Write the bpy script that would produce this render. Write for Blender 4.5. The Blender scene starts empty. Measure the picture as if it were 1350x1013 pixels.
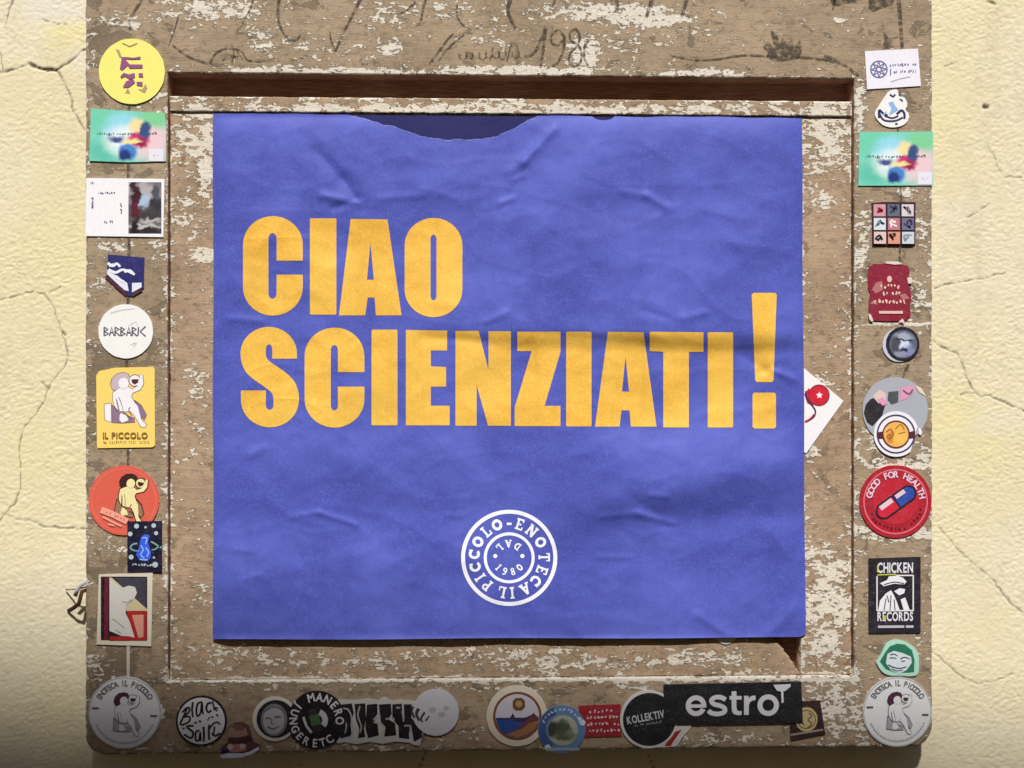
import bpy, bmesh, math, random
import numpy as np
from mathutils import Vector
from mathutils.geometry import tessellate_polygon
random.seed(7)
scene = bpy.context.scene
COL = scene.collection
R = math.radians

# ------------------------------------------------------------------ camera
ZC = 1.65            # height of the middle of the picture above the street
DIST = 1.5
YAW = R(2.3)         # the photographer stands a little left of the board's axis
S = 0.0008           # metres per photograph pixel on the board's front plane
cam_d = bpy.data.cameras.new('camera'); cam = bpy.data.objects.new('camera', cam_d); COL.objects.link(cam)
CX, CY = -DIST*math.sin(YAW), -DIST*math.cos(YAW)
cam.location = (CX, CY, ZC)
cam.rotation_euler = (R(90), 0, -YAW)
cam_d.sensor_width = 36; cam_d.lens = 36*DIST/(1350*S)
cam_d.clip_start = 0.05; cam_d.clip_end = 500
scene.camera = cam

# ------------------------------------------------------------------ sky and sun
SUN_EL = R(50)
w = bpy.data.worlds.new('World'); scene.world = w; w.use_nodes = True
wn = w.node_tree.nodes; sky = wn.new('ShaderNodeTexSky'); sky.sky_type = 'NISHITA'
sky.sun_disc = False; sky.sun_elevation = SUN_EL; sky.sun_rotation = math.pi
w.node_tree.links.new(sky.outputs[0], wn['Background'].inputs[0]); wn['Background'].inputs[1].default_value = 0.068
sl = bpy.data.lights.new('sun', 'SUN'); sl.energy = 3.3; sl.angle = R(2.3); sl.color = (1, .97, .93)
sun = bpy.data.objects.new('sun', sl); COL.objects.link(sun)
SD = Vector((0.015, -math.cos(SUN_EL), math.sin(SUN_EL))).normalized()     # towards the sun
sun.rotation_euler = SD.to_track_quat('Z', 'Y').to_euler(); sun.location = (0, -6, 9)
scene.view_settings.view_transform = 'Standard'; scene.view_settings.look = 'None'
scene.view_settings.exposure = 0.62; scene.view_settings.gamma = 1
scene.render.resolution_x = 1024; scene.render.resolution_y = 768
scene.render.engine = 'CYCLES'

# ------------------------------------------------------------------ measuring helpers
FX, FY = math.sin(YAW), math.cos(YAW)
def at(px, py, Y=0.0):
    """where a point measured in the photograph lies on the plane y = Y (numpy friendly)"""
    px = np.asarray(px, float); py = np.asarray(py, float)
    u = (px-675)*S; v = (506.5-py)*S
    dx = FX*DIST + FY*u; dy = FY*DIST - FX*u
    t = (Y-CY)/dy
    return CX+dx*t, Y+0*px, ZC+v*t
def P(px, py, Y=0.0):
    x, y, z = at(px, py, Y); return Vector((float(x), float(y), float(z)))
def proj(x, y, z):
    rx = x-CX; ry = y-CY
    d = rx*FX+ry*FY; u = rx*FY-ry*FX
    return 675+u/d*DIST/S, 506.5-(z-ZC)/d*DIST/S

def perlin(x, y, seed=0):
    x = np.asarray(x, float); y = np.asarray(y, float)
    xi = np.floor(x).astype(np.int64); yi = np.floor(y).astype(np.int64)
    xf = x-xi; yf = y-yi
    def g(ix, iy, fx, fy):
        h = (ix*374761393 + iy*668265263 + seed*974634777) & 0xffffffff
        h = ((h ^ (h >> 13))*1274126177) & 0xffffffff
        a = ((h ^ (h >> 16)) & 0xffff)/65536.0*2*np.pi
        return np.cos(a)*fx+np.sin(a)*fy
    u = xf*xf*xf*(xf*(xf*6-15)+10); v = yf*yf*yf*(yf*(yf*6-15)+10)
    a = g(xi, yi, xf, yf); b = g(xi+1, yi, xf-1, yf)
    c = g(xi, yi+1, xf, yf-1); d = g(xi+1, yi+1, xf-1, yf-1)
    return (a+(b-a)*u)+((c+(d-c)*u)-(a+(b-a)*u))*v
def sstep(a, b, x):
    t = np.clip((x-a)/(b-a), 0, 1); return t*t*(3-2*t)
def segdist(px, py, x0, y0, x1, y1):
    dx, dy = x1-x0, y1-y0; L = dx*dx+dy*dy+1e-9
    t = np.clip(((px-x0)*dx+(py-y0)*dy)/L, 0, 1)
    return np.hypot(px-x0-t*dx, py-y0-t*dy), t

# ------------------------------------------------------------------ materials
def lin(c):
    return tuple(((v/255)/12.92 if v/255 <= .04045 else ((v/255+.055)/1.055)**2.4) for v in c)+(1,)
class NT:
    def __init__(s, name):
        s.m = bpy.data.materials.new(name); s.m.use_nodes = True; s.t = s.m.node_tree
        s.b = s.t.nodes['Principled BSDF']
    def n(s, kind, **kw):
        o = s.t.nodes.new('ShaderNode'+kind)
        for k, v in kw.items(): setattr(o, k, v)
        return o
    def l(s, a, b): s.t.links.new(a, b)
    def noise(s, vec, scale, detail=4, rough=.55, dist=0):
        o = s.n('TexNoise'); s.l(vec, o.inputs['Vector']); o.inputs['Scale'].default_value = scale
        o.inputs['Detail'].default_value = detail; o.inputs['Roughness'].default_value = rough
        o.inputs['Distortion'].default_value = dist; return o.outputs[0]
    def math(s, op, a, b=None):
        o = s.n('Math', operation=op)
        for i, v in enumerate((a, b)):
            if v is None: continue
            if isinstance(v, (int, float)): o.inputs[i].default_value = v
            else: s.l(v, o.inputs[i])
        return o.outputs[0]
    def ramp(s, x, a, b, to0=0.0, to1=1.0):
        o = s.n('MapRange', interpolation_type='SMOOTHSTEP'); s.l(x, o.inputs[0])
        o.inputs[1].default_value = a; o.inputs[2].default_value = b
        o.inputs[3].default_value = to0; o.inputs[4].default_value = to1; return o.outputs[0]
    def mix(s, f, a, b, mode='MIX'):
        o = s.n('Mix', data_type='RGBA', blend_type=mode)
        if isinstance(f, (int, float)): o.inputs[0].default_value = f
        else: s.l(f, o.inputs[0])
        for i, v in ((6, a), (7, b)):
            if isinstance(v, tuple): o.inputs[i].default_value = v
            else: s.l(v, o.inputs[i])
        return o.outputs[2]
    def pos(s, sx=1, sy=1, sz=1, obj=False):
        src = s.n('TexCoord').outputs['Object'] if obj else s.n('NewGeometry').outputs['Position']
        o = s.n('Mapping'); s.l(src, o.inputs[0]); o.inputs[3].default_value = (sx, sy, sz); return o.outputs[0]
    def attr(s, name): return s.n('Attribute', attribute_name=name).outputs['Fac']
    def bump(s, h, strength, dist, prev=None):
        o = s.n('Bump'); o.inputs['Strength'].default_value = strength; o.inputs['Distance'].default_value = dist
        s.l(h, o.inputs['Height'])
        if prev is not None: s.l(prev, o.inputs['Normal'])
        return o.outputs[0]
    def out(s, col=None, rough=None, normal=None, spec=.3):
        for k, v in (('Base Color', col), ('Roughness', rough), ('Normal', normal)):
            if v is None: continue
            if isinstance(v, (tuple, float, int)): s.b.inputs[k].default_value = v
            else: s.l(v, s.b.inputs[k])
        s.b.inputs['Specular IOR Level'].default_value = spec
        return s.m

_pm = {}
def ink(c, rough=.5, spec=.3, var=.14):
    """printed vinyl or paper in one colour, slightly uneven and dusty"""
    k = (c, rough)
    if k in _pm: return _pm[k]
    t = NT('print_%d_%d_%d' % c); v = t.pos()
    n = t.noise(v, 90, 5, .6); n2 = t.noise(v, 900, 2, .6)
    col = t.mix(t.ramp(n, .3, .75, 0, var), lin(c), lin(tuple(int(x*.72+30) for x in c)))
    n3 = t.noise(t.pos(1, 1, 1.5), 260, 5, .7, .5)
    sc_ = t.noise(t.pos(1, 1, 5), 120, 5, .75, 1.2)
    col = t.mix(t.ramp(sc_, .63, .69, 0, .55), col, lin(tuple(int(x*.4+120) for x in c)))
    col = t.mix(t.ramp(n3, .54, .78, 0, .6), col, lin(tuple(int(x*.55+88) for x in c)))
    col = t.mix(t.ramp(n2, .6, .75, 0, .35), col, lin((150, 140, 122)))
    _pm[k] = t.out(col, t.ramp(n, .3, .7, rough-.1, rough+.15), t.bump(n, .25, .0004), spec)
    return _pm[k]
def blobs(name, base, bl, rough=.45, noise_amt=.5):
    """several soft coloured areas printed on one sheet; places in sticker-local pixels"""
    t = NT(name); o = t.pos(obj=True); nz = t.n('TexNoise'); t.l(o, nz.inputs['Vector'])
    nz.inputs['Scale'].default_value = 110; nz.inputs['Detail'].default_value = 4
    wv = t.n('VectorMath', operation='MULTIPLY_ADD'); t.l(nz.outputs['Color'], wv.inputs[0])
    wv.inputs[1].default_value = (.018*noise_amt,)*3; t.l(o, wv.inputs[2])
    col = lin(base)
    for (x, y, rx, ry, c, soft) in bl:
        mp = t.n('Mapping'); t.l(wv.outputs[0], mp.inputs[0])
        off = .009*noise_amt
        sx, sz = 1/(rx*S), 1/(ry*S)
        mp.inputs[3].default_value = (sx, 0, sz); mp.inputs[1].default_value = (-(x*S+off)*sx, 0, (y*S-off)*sz)
        ln = t.n('VectorMath', operation='LENGTH'); t.l(mp.outputs[0], ln.inputs[0])
        col = t.mix(t.ramp(ln.outputs['Value'], 1+soft, 1-soft), col, lin(c))
    g = t.noise(o, 1400, 2)
    col = t.mix(t.ramp(g, .6, .75, 0, .3), col, lin((140, 130, 120)))
    return t.out(col, rough, t.bump(g, .15, .0003))

def wood_material(name, tan, tan2, dark, cream):
    t = NT(name); v = t.pos()
    grain = t.noise(t.pos(6, 30, 60), 9, 6, .65)
    big = t.noise(v, 14, 4, .6)
    fine = t.noise(t.pos(1, 2, 2.2), 260, 5, .7)
    col = t.mix(t.ramp(big, .35, .68), lin(tan), lin(tan2))
    col = t.mix(t.ramp(grain, .42, .75, 0, .28), col, lin(tuple(int(x*.72) for x in tan)))
    col = t.mix(t.ramp(fine, .55, .78, 0, .6), col, lin(tuple(min(255, int(x*1.22)) for x in tan)))
    col = t.mix(t.ramp(fine, .42, .26, 0, .6), col, lin(tuple(int(x*.62) for x in tan)))
    mot = t.noise(t.pos(1, 1, 1.6), 120, 4, .65, .5)
    col = t.mix(t.ramp(mot, .5, .68, 0, .55), col, lin(tuple(int(x*.74) for x in tan)))
    col = t.mix(t.ramp(mot, .46, .34, 0, .5), col, lin(tuple(min(255, int(x*1.16)) for x in tan)))
    dn = t.noise(t.pos(1, 1, 1.3), 34, 5, .62, .6)
    dm = t.ramp(t.math('ADD', dn, t.math('MULTIPLY', t.attr('dark'), .3)), .615, .64)
    col = t.mix(t.math('MULTIPLY', dm, .72), col, t.mix(t.ramp(fine, .4, .65), lin(dark), lin(tuple(int(x*1.25) for x in dark))))
    c1 = t.noise(t.pos(1, 1, 2.1), 74, 4, .55, .6)
    c2 = t.noise(t.pos(1, 1, 1.6), 210, 2, .5, .6)
    cn = t.math('ADD', t.math('MULTIPLY', c1, .58), t.math('MULTIPLY', c2, .42))
    sm = t.math('ADD', cn, t.math('MULTIPLY', t.math('MINIMUM', t.attr('wear'), 1.0), .205))
    chip = t.ramp(sm, .606, .636)
    rim = t.math('SUBTRACT', t.ramp(sm, .582, .606), chip)
    ccol = t.mix(t.ramp(fine, .3, .7), lin(tuple(int(x*.86) for x in cream)), lin(cream))
    col = t.mix(chip, col, ccol)
    col = t.mix(t.math('MULTIPLY', rim, .45), col, lin(tuple(int(x*.55) for x in tan)))
    nb = t.bump(grain, .35, .0012)
    nb = t.bump(fine, .45, .0009, nb)
    nb = t.bump(dm, .5, .0006, nb)
    nb = t.bump(chip, .9, .0009, nb)
    return t.out(col, t.ramp(fine, .3, .7, .6, .88), nb, .25)

M = {}
M['wood'] = wood_material('weathered_tan_paint', (150, 131, 107), (171, 150, 124), (100, 88, 73), (230, 222, 206))
M['panelwood'] = wood_material('weathered_panel_paint', (156, 133, 108), (180, 154, 127), (114, 97, 79), (231, 221, 204))
t = NT('dark_stained_wood'); n = t.noise(t.pos(4, 20, 60), 12, 6, .65)
M['darkwood'] = t.out(t.mix(t.ramp(n, .35, .7), lin((122, 84, 70)), lin((158, 118, 98))), .7, t.bump(n, .5, .001))

t = NT('cream_stucco'); v = t.pos()
n = t.noise(v, 5.5, 4, .55); n2 = t.noise(v, 70, 5, .6); n3 = t.noise(v, 420, 4, .65); n4 = t.noise(t.pos(1, 1, .7), 9, 3, .5)
col = t.mix(t.ramp(n, .38, .66), lin((225, 215, 186)), lin((222, 211, 174)))
col = t.mix(t.ramp(n2, .5, .75, 0, .5), col, lin((204, 194, 168)))
col = t.mix(t.ramp(n4, .62, .75, 0, .5), col, lin((226, 220, 205)))
col = t.mix(t.math('MULTIPLY', t.attr('stain'), .5), col, lin((234, 220, 136)))
gr = t.noise(t.pos(1, 1, .35), 16, 5, .65, .4)
col = t.mix(t.ramp(gr, .52, .74, 0, .4), col, lin((190, 176, 146)))
col = t.mix(t.attr('pale'), col, lin((222, 217, 206)))
col = t.mix(t.ramp(n3, .56, .72, 0, .3), col, lin((196, 176, 136)))
col = t.mix(t.attr('crack'), col, lin((92, 78, 70)))
M['wall'] = t.out(col, .9, t.bump(n3, .6, .0006, t.bump(n2, .3, .001)), .15)

def paper(name, c, c2):
    t = NT(name); v = t.pos()
    n = t.noise(v, 9, 4, .55); n2 = t.noise(v, 480, 3, .7); n3 = t.noise(t.pos(1, 1, .12), 60, 3, .6)
    cr = t.noise(v, 40, 6, .52, .25)
    col = t.mix(t.ramp(n, .35, .68), lin(c), lin(c2))
    col = t.mix(t.ramp(n2, .45, .72, 0, .4), col, lin(tuple(min(255, int(x*1.2)) for x in c2)))
    col = t.mix(t.ramp(n3, .5, .72, 0, .16), col, lin(tuple(int(x*.82) for x in c)))
    nb = t.bump(cr, .35, .002); nb = t.bump(n2, .2, .0004, nb)
    return t.out(col, t.ramp(n2, .3, .7, .5, .68), nb, .3)
M['blue'] = paper('blue_bag_paper', (72, 81, 168), (86, 96, 186))
M['blueback_shaded'] = paper('shaded_inner_paper', (28, 30, 88), (34, 36, 98))  # inside of the bag; shade of the open mouth is put into this navy
M['yellow'] = paper('yellow_print', (230, 174, 66), (238, 190, 84))
M['white_print'] = paper('white_print', (236, 238, 250), (244, 246, 255))

t = NT('faded_dark_paint'); n = t.noise(t.pos(1, 1, 2), 150, 5, .65)
tr = t.n('BsdfTransparent'); mx = t.n('MixShader'); t.l(t.ramp(n, .38, .60, .12, .78), mx.inputs[0])
t.out(lin((78, 68, 60)), .8)
t.l(tr.outputs[0], mx.inputs[1]); t.l(t.b.outputs[0], mx.inputs[2]); t.l(mx.outputs[0], t.t.nodes['Material Output'].inputs[0])
M['brush'] = t.m
t = NT('paving_stone'); n = t.noise(t.pos(), 6, 5, .6)
M['paving'] = t.out(t.mix(n, lin((96, 93, 88)), lin((124, 119, 112))), .85, t.bump(n, .5, .01))
t = NT('shade_house_plaster'); n = t.noise(t.pos(), 3, 5, .6)
M['plaster'] = t.out(t.mix(n, lin((138, 120, 98)), lin((158, 138, 114))), .9, t.bump(n, .4, .01))
t = NT('roof_tile'); n = t.noise(t.pos(), 8, 5, .6)
M['tile'] = t.out(t.mix(n, lin((140, 82, 58)), lin((176, 108, 78))), .85, t.bump(n, .5, .02))

# ------------------------------------------------------------------ mesh helpers
def mesh_obj(name, verts, faces, mat, parent=None, smooth=False, attrs=None):
    me = bpy.data.meshes.new(name)
    if isinstance(verts, np.ndarray):
        me.vertices.add(len(verts)); me.vertices.foreach_set('co', verts.astype(np.float32).ravel())
        f = np.asarray(faces, np.int32); nf, k = f.shape
        me.loops.add(nf*k); me.loops.foreach_set('vertex_index', f.ravel())
        me.polygons.add(nf); me.polygons.foreach_set('loop_start', np.arange(0, nf*k, k, dtype=np.int32))
        me.polygons.foreach_set('loop_total', np.full(nf, k, np.int32)); me.update(calc_edges=True)
    else:
        me.from_pydata([tuple(v) for v in verts], [], faces); me.update()
    if attrs:
        for k, a in attrs.items():
            at_ = me.attributes.new(k, 'FLOAT', 'POINT'); at_.data.foreach_set('value', np.asarray(a, np.float32))
    if smooth: me.polygons.foreach_set('use_smooth', [True]*len(me.polygons))
    me.materials.append(mat)
    o = bpy.data.objects.new(name, me); COL.objects.link(o)
    if parent is not None: o.parent = parent
    return o
def tag(o, label=None, cat=None, group=None, kind=None):
    for k, v in (('label', label), ('category', cat), ('group', group), ('kind', kind)):
        if v: o[k] = v
    return o
def empty(name, loc, label, cat, group=None):
    o = bpy.data.objects.new(name, None); COL.objects.link(o); o.location = loc; o.empty_display_size = .05
    return tag(o, label, cat, group)
def box(name, x0, x1, y0, y1, z0, z1, mat, parent=None, bev=0):
    bm = bmesh.new(); bmesh.ops.create_cube(bm, size=1)
    for v in bm.verts:
        v.co = ((x0+x1)/2+v.co.x*(x1-x0), (y0+y1)/2+v.co.y*(y1-y0), (z0+z1)/2+v.co.z*(z1-z0))
    if bev: bmesh.ops.bevel(bm, geom=bm.edges[:], offset=bev, segments=2, affect='EDGES')
    me = bpy.data.meshes.new(name); bm.to_mesh(me); bm.free(); me.materials.append(mat)
    o = bpy.data.objects.new(name, me); COL.objects.link(o)
    if parent is not None:
        o.parent = parent; o.matrix_parent_inverse = parent.matrix_basis.inverted()
    return o
def grid_faces(nx, nz, keep=None):
    i = np.arange(nz-1)[:, None]*nx+np.arange(nx-1)[None, :]
    q = np.stack([i, i+1, i+nx+1, i+nx], -1)
    return q[keep] if keep is not None else q.reshape(-1, 4)

# ------------------------------------------------------------------ the stuccoed wall
WY = 0.036
def axis(a, b, step): return list(np.arange(a, b, step))
def build_wall():
    f = .00125
    xs = sorted(set(np.round(axis(-4, -.8, .2)+axis(-.8, -.60, .02)+axis(-.60, -.43, f)+axis(-.43, .43, .0026)+axis(.43, .62, f)+axis(.62, .8, .02)+axis(.8, 4.01, .2), 5)))
    zs = sorted(set(np.round(axis(0, ZC-.6, .15)+axis(ZC-.6, ZC-.44, .02)+axis(ZC-.44, ZC+.44, f)+axis(ZC+.44, ZC+.6, .02)+axis(ZC+.6, 4.6, .15), 5)))
    X, Z = np.meshgrid(np.array(xs), np.array(zs)); X = X.ravel(); Z = Z.ravel()
    px, py = proj(X, WY+0*X, Z)
    a, b = px, py
    wx = perlin(a/30, b/30, 3)*9+perlin(a/11, b/11, 13)*4; wy = perlin(a/30, b/30, 4)*7+perlin(a/11, b/11, 14)*4
    sl = np.where(a < 675, .22*a, -.1*a)
    n1 = perlin((a+wx)/9.5, (b+wy+sl*.6)/5.6, 1); n2 = perlin((a+wx)/5.6, (b+wy)/4.2, 2); n3 = perlin(a/70, b/60, 5)
    amp = .75+.6*perlin(a/95, b/80, 6)
    r1 = 1-np.abs(n1)*2.2
    h = amp*(.8*np.sign(r1)*np.abs(r1)**1.5+.7*n2+.55*perlin(a/3.4, b/3.0, 8))+.5*n3        # millimetres
    crack = np.zeros_like(h)
    C = [([(-5,96),(8,95),(22,92),(38,84),(48,89),(62,92),(74,93),(84,86),(98,77),(112,66)], 1.7),
         ([(40,85),(48,89),(62,92),(74,93)], 2.6),
         ([(76,95),(86,112),(94,130),(97,148),(104,160),(112,172)], 1.3), ([(17,0),(10,22),(7,36)], 1.2), ([(-4,60),(2,76),(4,94)], 1),
         ([(55,25),(70,30),(88,33)], .9),
         ([(-4,396),(20,391),(44,384),(58,388),(72,407),(79,432),(87,456),(89,474),(82,488),(66,507),(60,527),(46,548),(30,567),(25,590),(27,615),(27,640),(20,665),(6,678),(-4,690)], 1.05),
         ([(62,387),(80,378)], 1), ([(82,437),(86,442)], 2), ([(55,503),(63,512)], 1.2),
         ([(6,678),(24,685),(44,688),(60,695),(84,696),(112,698)], 1.2),
         ([(1232,381),(1246,375),(1275,371),(1303,366),(1325,360)], 1.1),
         ([(1230,449),(1240,457),(1262,466),(1270,483),(1274,498),(1281,511),(1285,518),(1293,524),(1304,521),(1325,531),(1355,545)], 1.5),
         ([(1266,521),(1283,518)], 1.1), ([(1298,193),(1310,203),(1318,226),(1322,233),(1348,234)], .9), ([(1275,287),(1290,280),(1305,268)], .9),
         ([(1298,141),(1302,142)], 3.0), ([(1300,2),(1312,6)], 1.6), ([(1245,88),(1262,82)], .9),
         ([(1238,694),(1250,709),(1264,726),(1285,744),(1301,757),(1318,776),(1332,795),(1355,815)], 1.1),
         ([(1228,860),(1242,870),(1258,885),(1272,895),(1290,902),(1312,898),(1335,888)], 1.0),
         ([(563,990),(556,1004),(550,1016)], 1.3), ([(855,996),(862,1013)], 1.0)]
    rnd = random.Random(3)
    for pts, wd in C:
        pp = [pts[0]]
        for p, q in zip(pts, pts[1:]):
            L = math.hypot(q[0]-p[0], q[1]-p[1]); k = max(1, int(L/5))
            for i in range(1, k+1):
                s_ = i/k; j = 0 if i == k else 1.3
                pp.append((p[0]+(q[0]-p[0])*s_+rnd.uniform(-j, j), p[1]+(q[1]-p[1])*s_+rnd.uniform(-j, j)))
        x0 = min(p[0] for p in pp)-8; x1 = max(p[0] for p in pp)+8; y0 = min(p[1] for p in pp)-8; y1 = max(p[1] for p in pp)+8
        m = np.where((px > x0) & (px < x1) & (py > y0) & (py < y1))[0]
        if len(m) == 0: continue
        d = np.full(len(m), 1e9)
        for p, q in zip(pp, pp[1:]):
            dd, _ = segdist(px[m], py[m], *p, *q); d = np.minimum(d, dd/(rnd.uniform(.7, 1.25)))
        vary = np.clip(.78+.75*perlin(px[m]/13+wd, py[m]/13, 91)+.35*perlin(px[m]/4, py[m]/4, 92), .12, 1.3)
        c = (1-sstep(wd*.45, wd*1.4, d/np.maximum(vary, .35)))*np.clip(vary*1.15, 0, 1)
        crack[m] = np.maximum(crack[m], c*min(1, .45+.22*wd))
        h[m] -= c*1.1*min(2, wd)
    stain = np.zeros_like(h); pale = np.zeros_like(h)
    for (sx, sy, rx, ry, am) in [(1262,555,38,34,.55),(1245,160,26,40,.3),(85,42,38,16,.8),(1305,590,28,30,.4),(70,330,80,60,.25),(40,600,60,60,.3)]:
        g = np.exp(-(((px-sx)/rx)**2+((py-sy)/ry)**2)); stain = np.maximum(stain, am*g*(1+.8*perlin(px/14, py/14, 9)))
    for (sx, sy, rx, ry, am) in [(85,12,40,18,.8),(105,80,12,20,.5),(1262,288,22,16,.3),(1300,560,40,20,.25)]:
        g = np.exp(-(((px-sx)/rx)**2+((py-sy)/ry)**2)); pale = np.maximum(pale, am*g)
    fade = np.exp(-np.maximum(0, np.abs(X)-.7)*4)
    Yv = WY-h*.001*fade*.70
    V = np.stack([X, Yv, Z], 1)
    o = mesh_obj('wall', V, grid_faces(len(xs), len(zs)), M['wall'], smooth=True, attrs={'crack': crack, 'stain': np.clip(stain, 0, 1), 'pale': np.clip(pale, 0, 1)})
    tag(o, 'cream yellow stuccoed wall with thin branching cracks behind the wooden board', 'wall')
build_wall()
st = box('street', -60, 60, -60, .3, -.3, 0, M['paving']); tag(st, kind='structure')

# ------------------------------------------------------------------ unseen building added behind the camera so its sloping eave shades the wall's foot
HY = -2.45
dxs = -SD.x/SD.y
def shade_z(x): return (ZC-(872-506.5)*S)-.115*(x+.5)
tanE = SD.z/-SD.y
def eave(x): return shade_z(x-dxs*(WY-HY))+tanE*(WY-HY)
shade_house = empty('shade_house', (0, HY-2.5, 0), 'added unseen building with a sloping tiled eave, there to shade the wall foot', 'shade_house')
def hprism(name, x0, x1, y0, y1, zb, zt, mat):
    v = [(x0,y0,zb(x0)),(x1,y0,zb(x1)),(x1,y1,zb(x1)),(x0,y1,zb(x0)),(x0,y0,zt(x0)),(x1,y0,zt(x1)),(x1,y1,zt(x1)),(x0,y1,zt(x0))]
    o = mesh_obj(name, v, [(3,2,1,0),(4,5,6,7),(0,1,5,4),(1,2,6,5),(2,3,7,6),(3,0,4,7)], mat, shade_house)
    o.location = (0, -(HY-2.5), 0); return o
hprism('wall', -7, 7, HY-5.2, HY-.2, lambda x: 0, lambda x: eave(x)-.18, M['plaster'])
hprism('shade_roof', -7.3, 7.3, HY-5.5, HY, lambda x: eave(x)-.18, eave, M['tile'])
for wx in (-4.2, -1.4, 1.4, 4.2):
    for wz in (1.0, 3.6):
        wo = box('window', wx-.5, wx+.5, HY-.21, HY-.15, wz, wz+1.4, ink((90, 110, 90), .6), shade_house)
        box('pane', wx-.42, wx+.42, HY-.15, HY-.14, wz+.08, wz+1.32, ink((50, 56, 60), .15), wo)

# ------------------------------------------------------------------ the wooden board
board = empty('sign_board', P(671, 990, 0.0)+Vector((0, .018, 0)), 'large tan wooden notice board with flaking paint and faded painted vine', 'notice board')
B0 = board.location.copy()
def reb(o):
    o.location = -B0; o.parent = board; return o
WEAR = [(440,897,240,3.2,.9),(900,896,240,3.2,.9),(265,12,60,22,.75),(345,14,45,14,.5),(505,18,40,20,.55),(590,10,50,12,.5),(800,16,105,13,.95),(850,28,50,10,.6),(770,72,20,26,1.2),(660,93,85,6,1.1),(360,93,70,7,.8),(480,95,60,5,.7),
 (515,64,22,11,.9),(430,62,60,20,.35),(345,55,22,22,.55),(930,96,55,5,.8),(1108,28,9,6,1.1),(640,45,40,20,.45),(690,95,30,6,.8),(820,60,30,25,.45),(900,40,60,25,.25),
 (160,30,40,9,.6),(205,122,9,10,1.0),(205,330,14,10,.4),(150,325,30,8,.7),(135,375,20,12,.8),(150,720,25,22,.4),(190,762,25,6,.5),(130,880,20,20,.5),(212,940,6,14,1.0),(600,965,60,8,.35),(400,985,200,5,.25),(640,905,40,6,.3),
 (255,190,28,60,.62),(272,215,10,50,.8),(255,290,25,40,.5),(268,337,20,14,1.0),(265,520,22,50,.42),(255,590,20,30,.2),(265,690,25,30,.28),(268,780,20,30,.35),
 (300,868,70,22,.55),(450,872,90,12,.45),(600,866,90,18,.45),(760,870,90,16,.6),(930,868,80,16,.65),(640,143,420,7,.75),
 (1085,190,28,55,.7),(1095,160,25,25,.6),(1080,260,20,20,.5),(1110,400,15,60,.2),(1085,505,20,12,.8),(1075,600,14,10,.7),(1090,740,30,30,.75),(1092,800,30,40,.85),(1085,855,30,22,.8),
 (1180,702,48,13,1.05),(1205,385,20,40,.55),(1180,612,50,10,.85),(1215,300,10,30,.5),(1150,570,12,30,.6),(1195,253,12,8,1.1),(1140,320,9,60,.6),(1135,150,6,60,.7),(1100,930,45,45,.72),(960,972,80,8,.5),(1215,600,10,20,.6),(1205,870,12,25,.5),(1150,960,20,20,.5),(1180,428,50,2.2,1.2),(690,910,30,6,.4),(830,905,20,6,.6)]
DARK = [(150,55,50,30,.6),(130,100,20,60,.35),(160,225,40,14,.6),(165,470,45,60,.7),(140,540,40,70,.5),(140,640,40,50,.4),(160,760,45,60,.5),(160,860,40,60,.6),(1180,130,45,30,.45),(1180,260,45,30,.4),(1200,390,35,45,.5),(1190,490,40,30,.5),(1200,700,30,60,.2),(600,940,360,40,.25),(1180,860,50,50,.3),(300,15,300,10,-.2)]
def wear_attrs(px, py, extra=0):
    w_ = np.zeros_like(px)+extra
    for (x, y, rx, ry, a) in WEAR: w_ += a*np.exp(-(((px-x)/rx)**2+((py-y)/ry)**2)**1.3)
    d_ = np.zeros_like(px)
    for (x, y, rx, ry, a) in DARK: d_ += a*np.exp(-(((px-x)/rx)**2+((py-y)/ry)**2))
    return w_, d_
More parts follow.
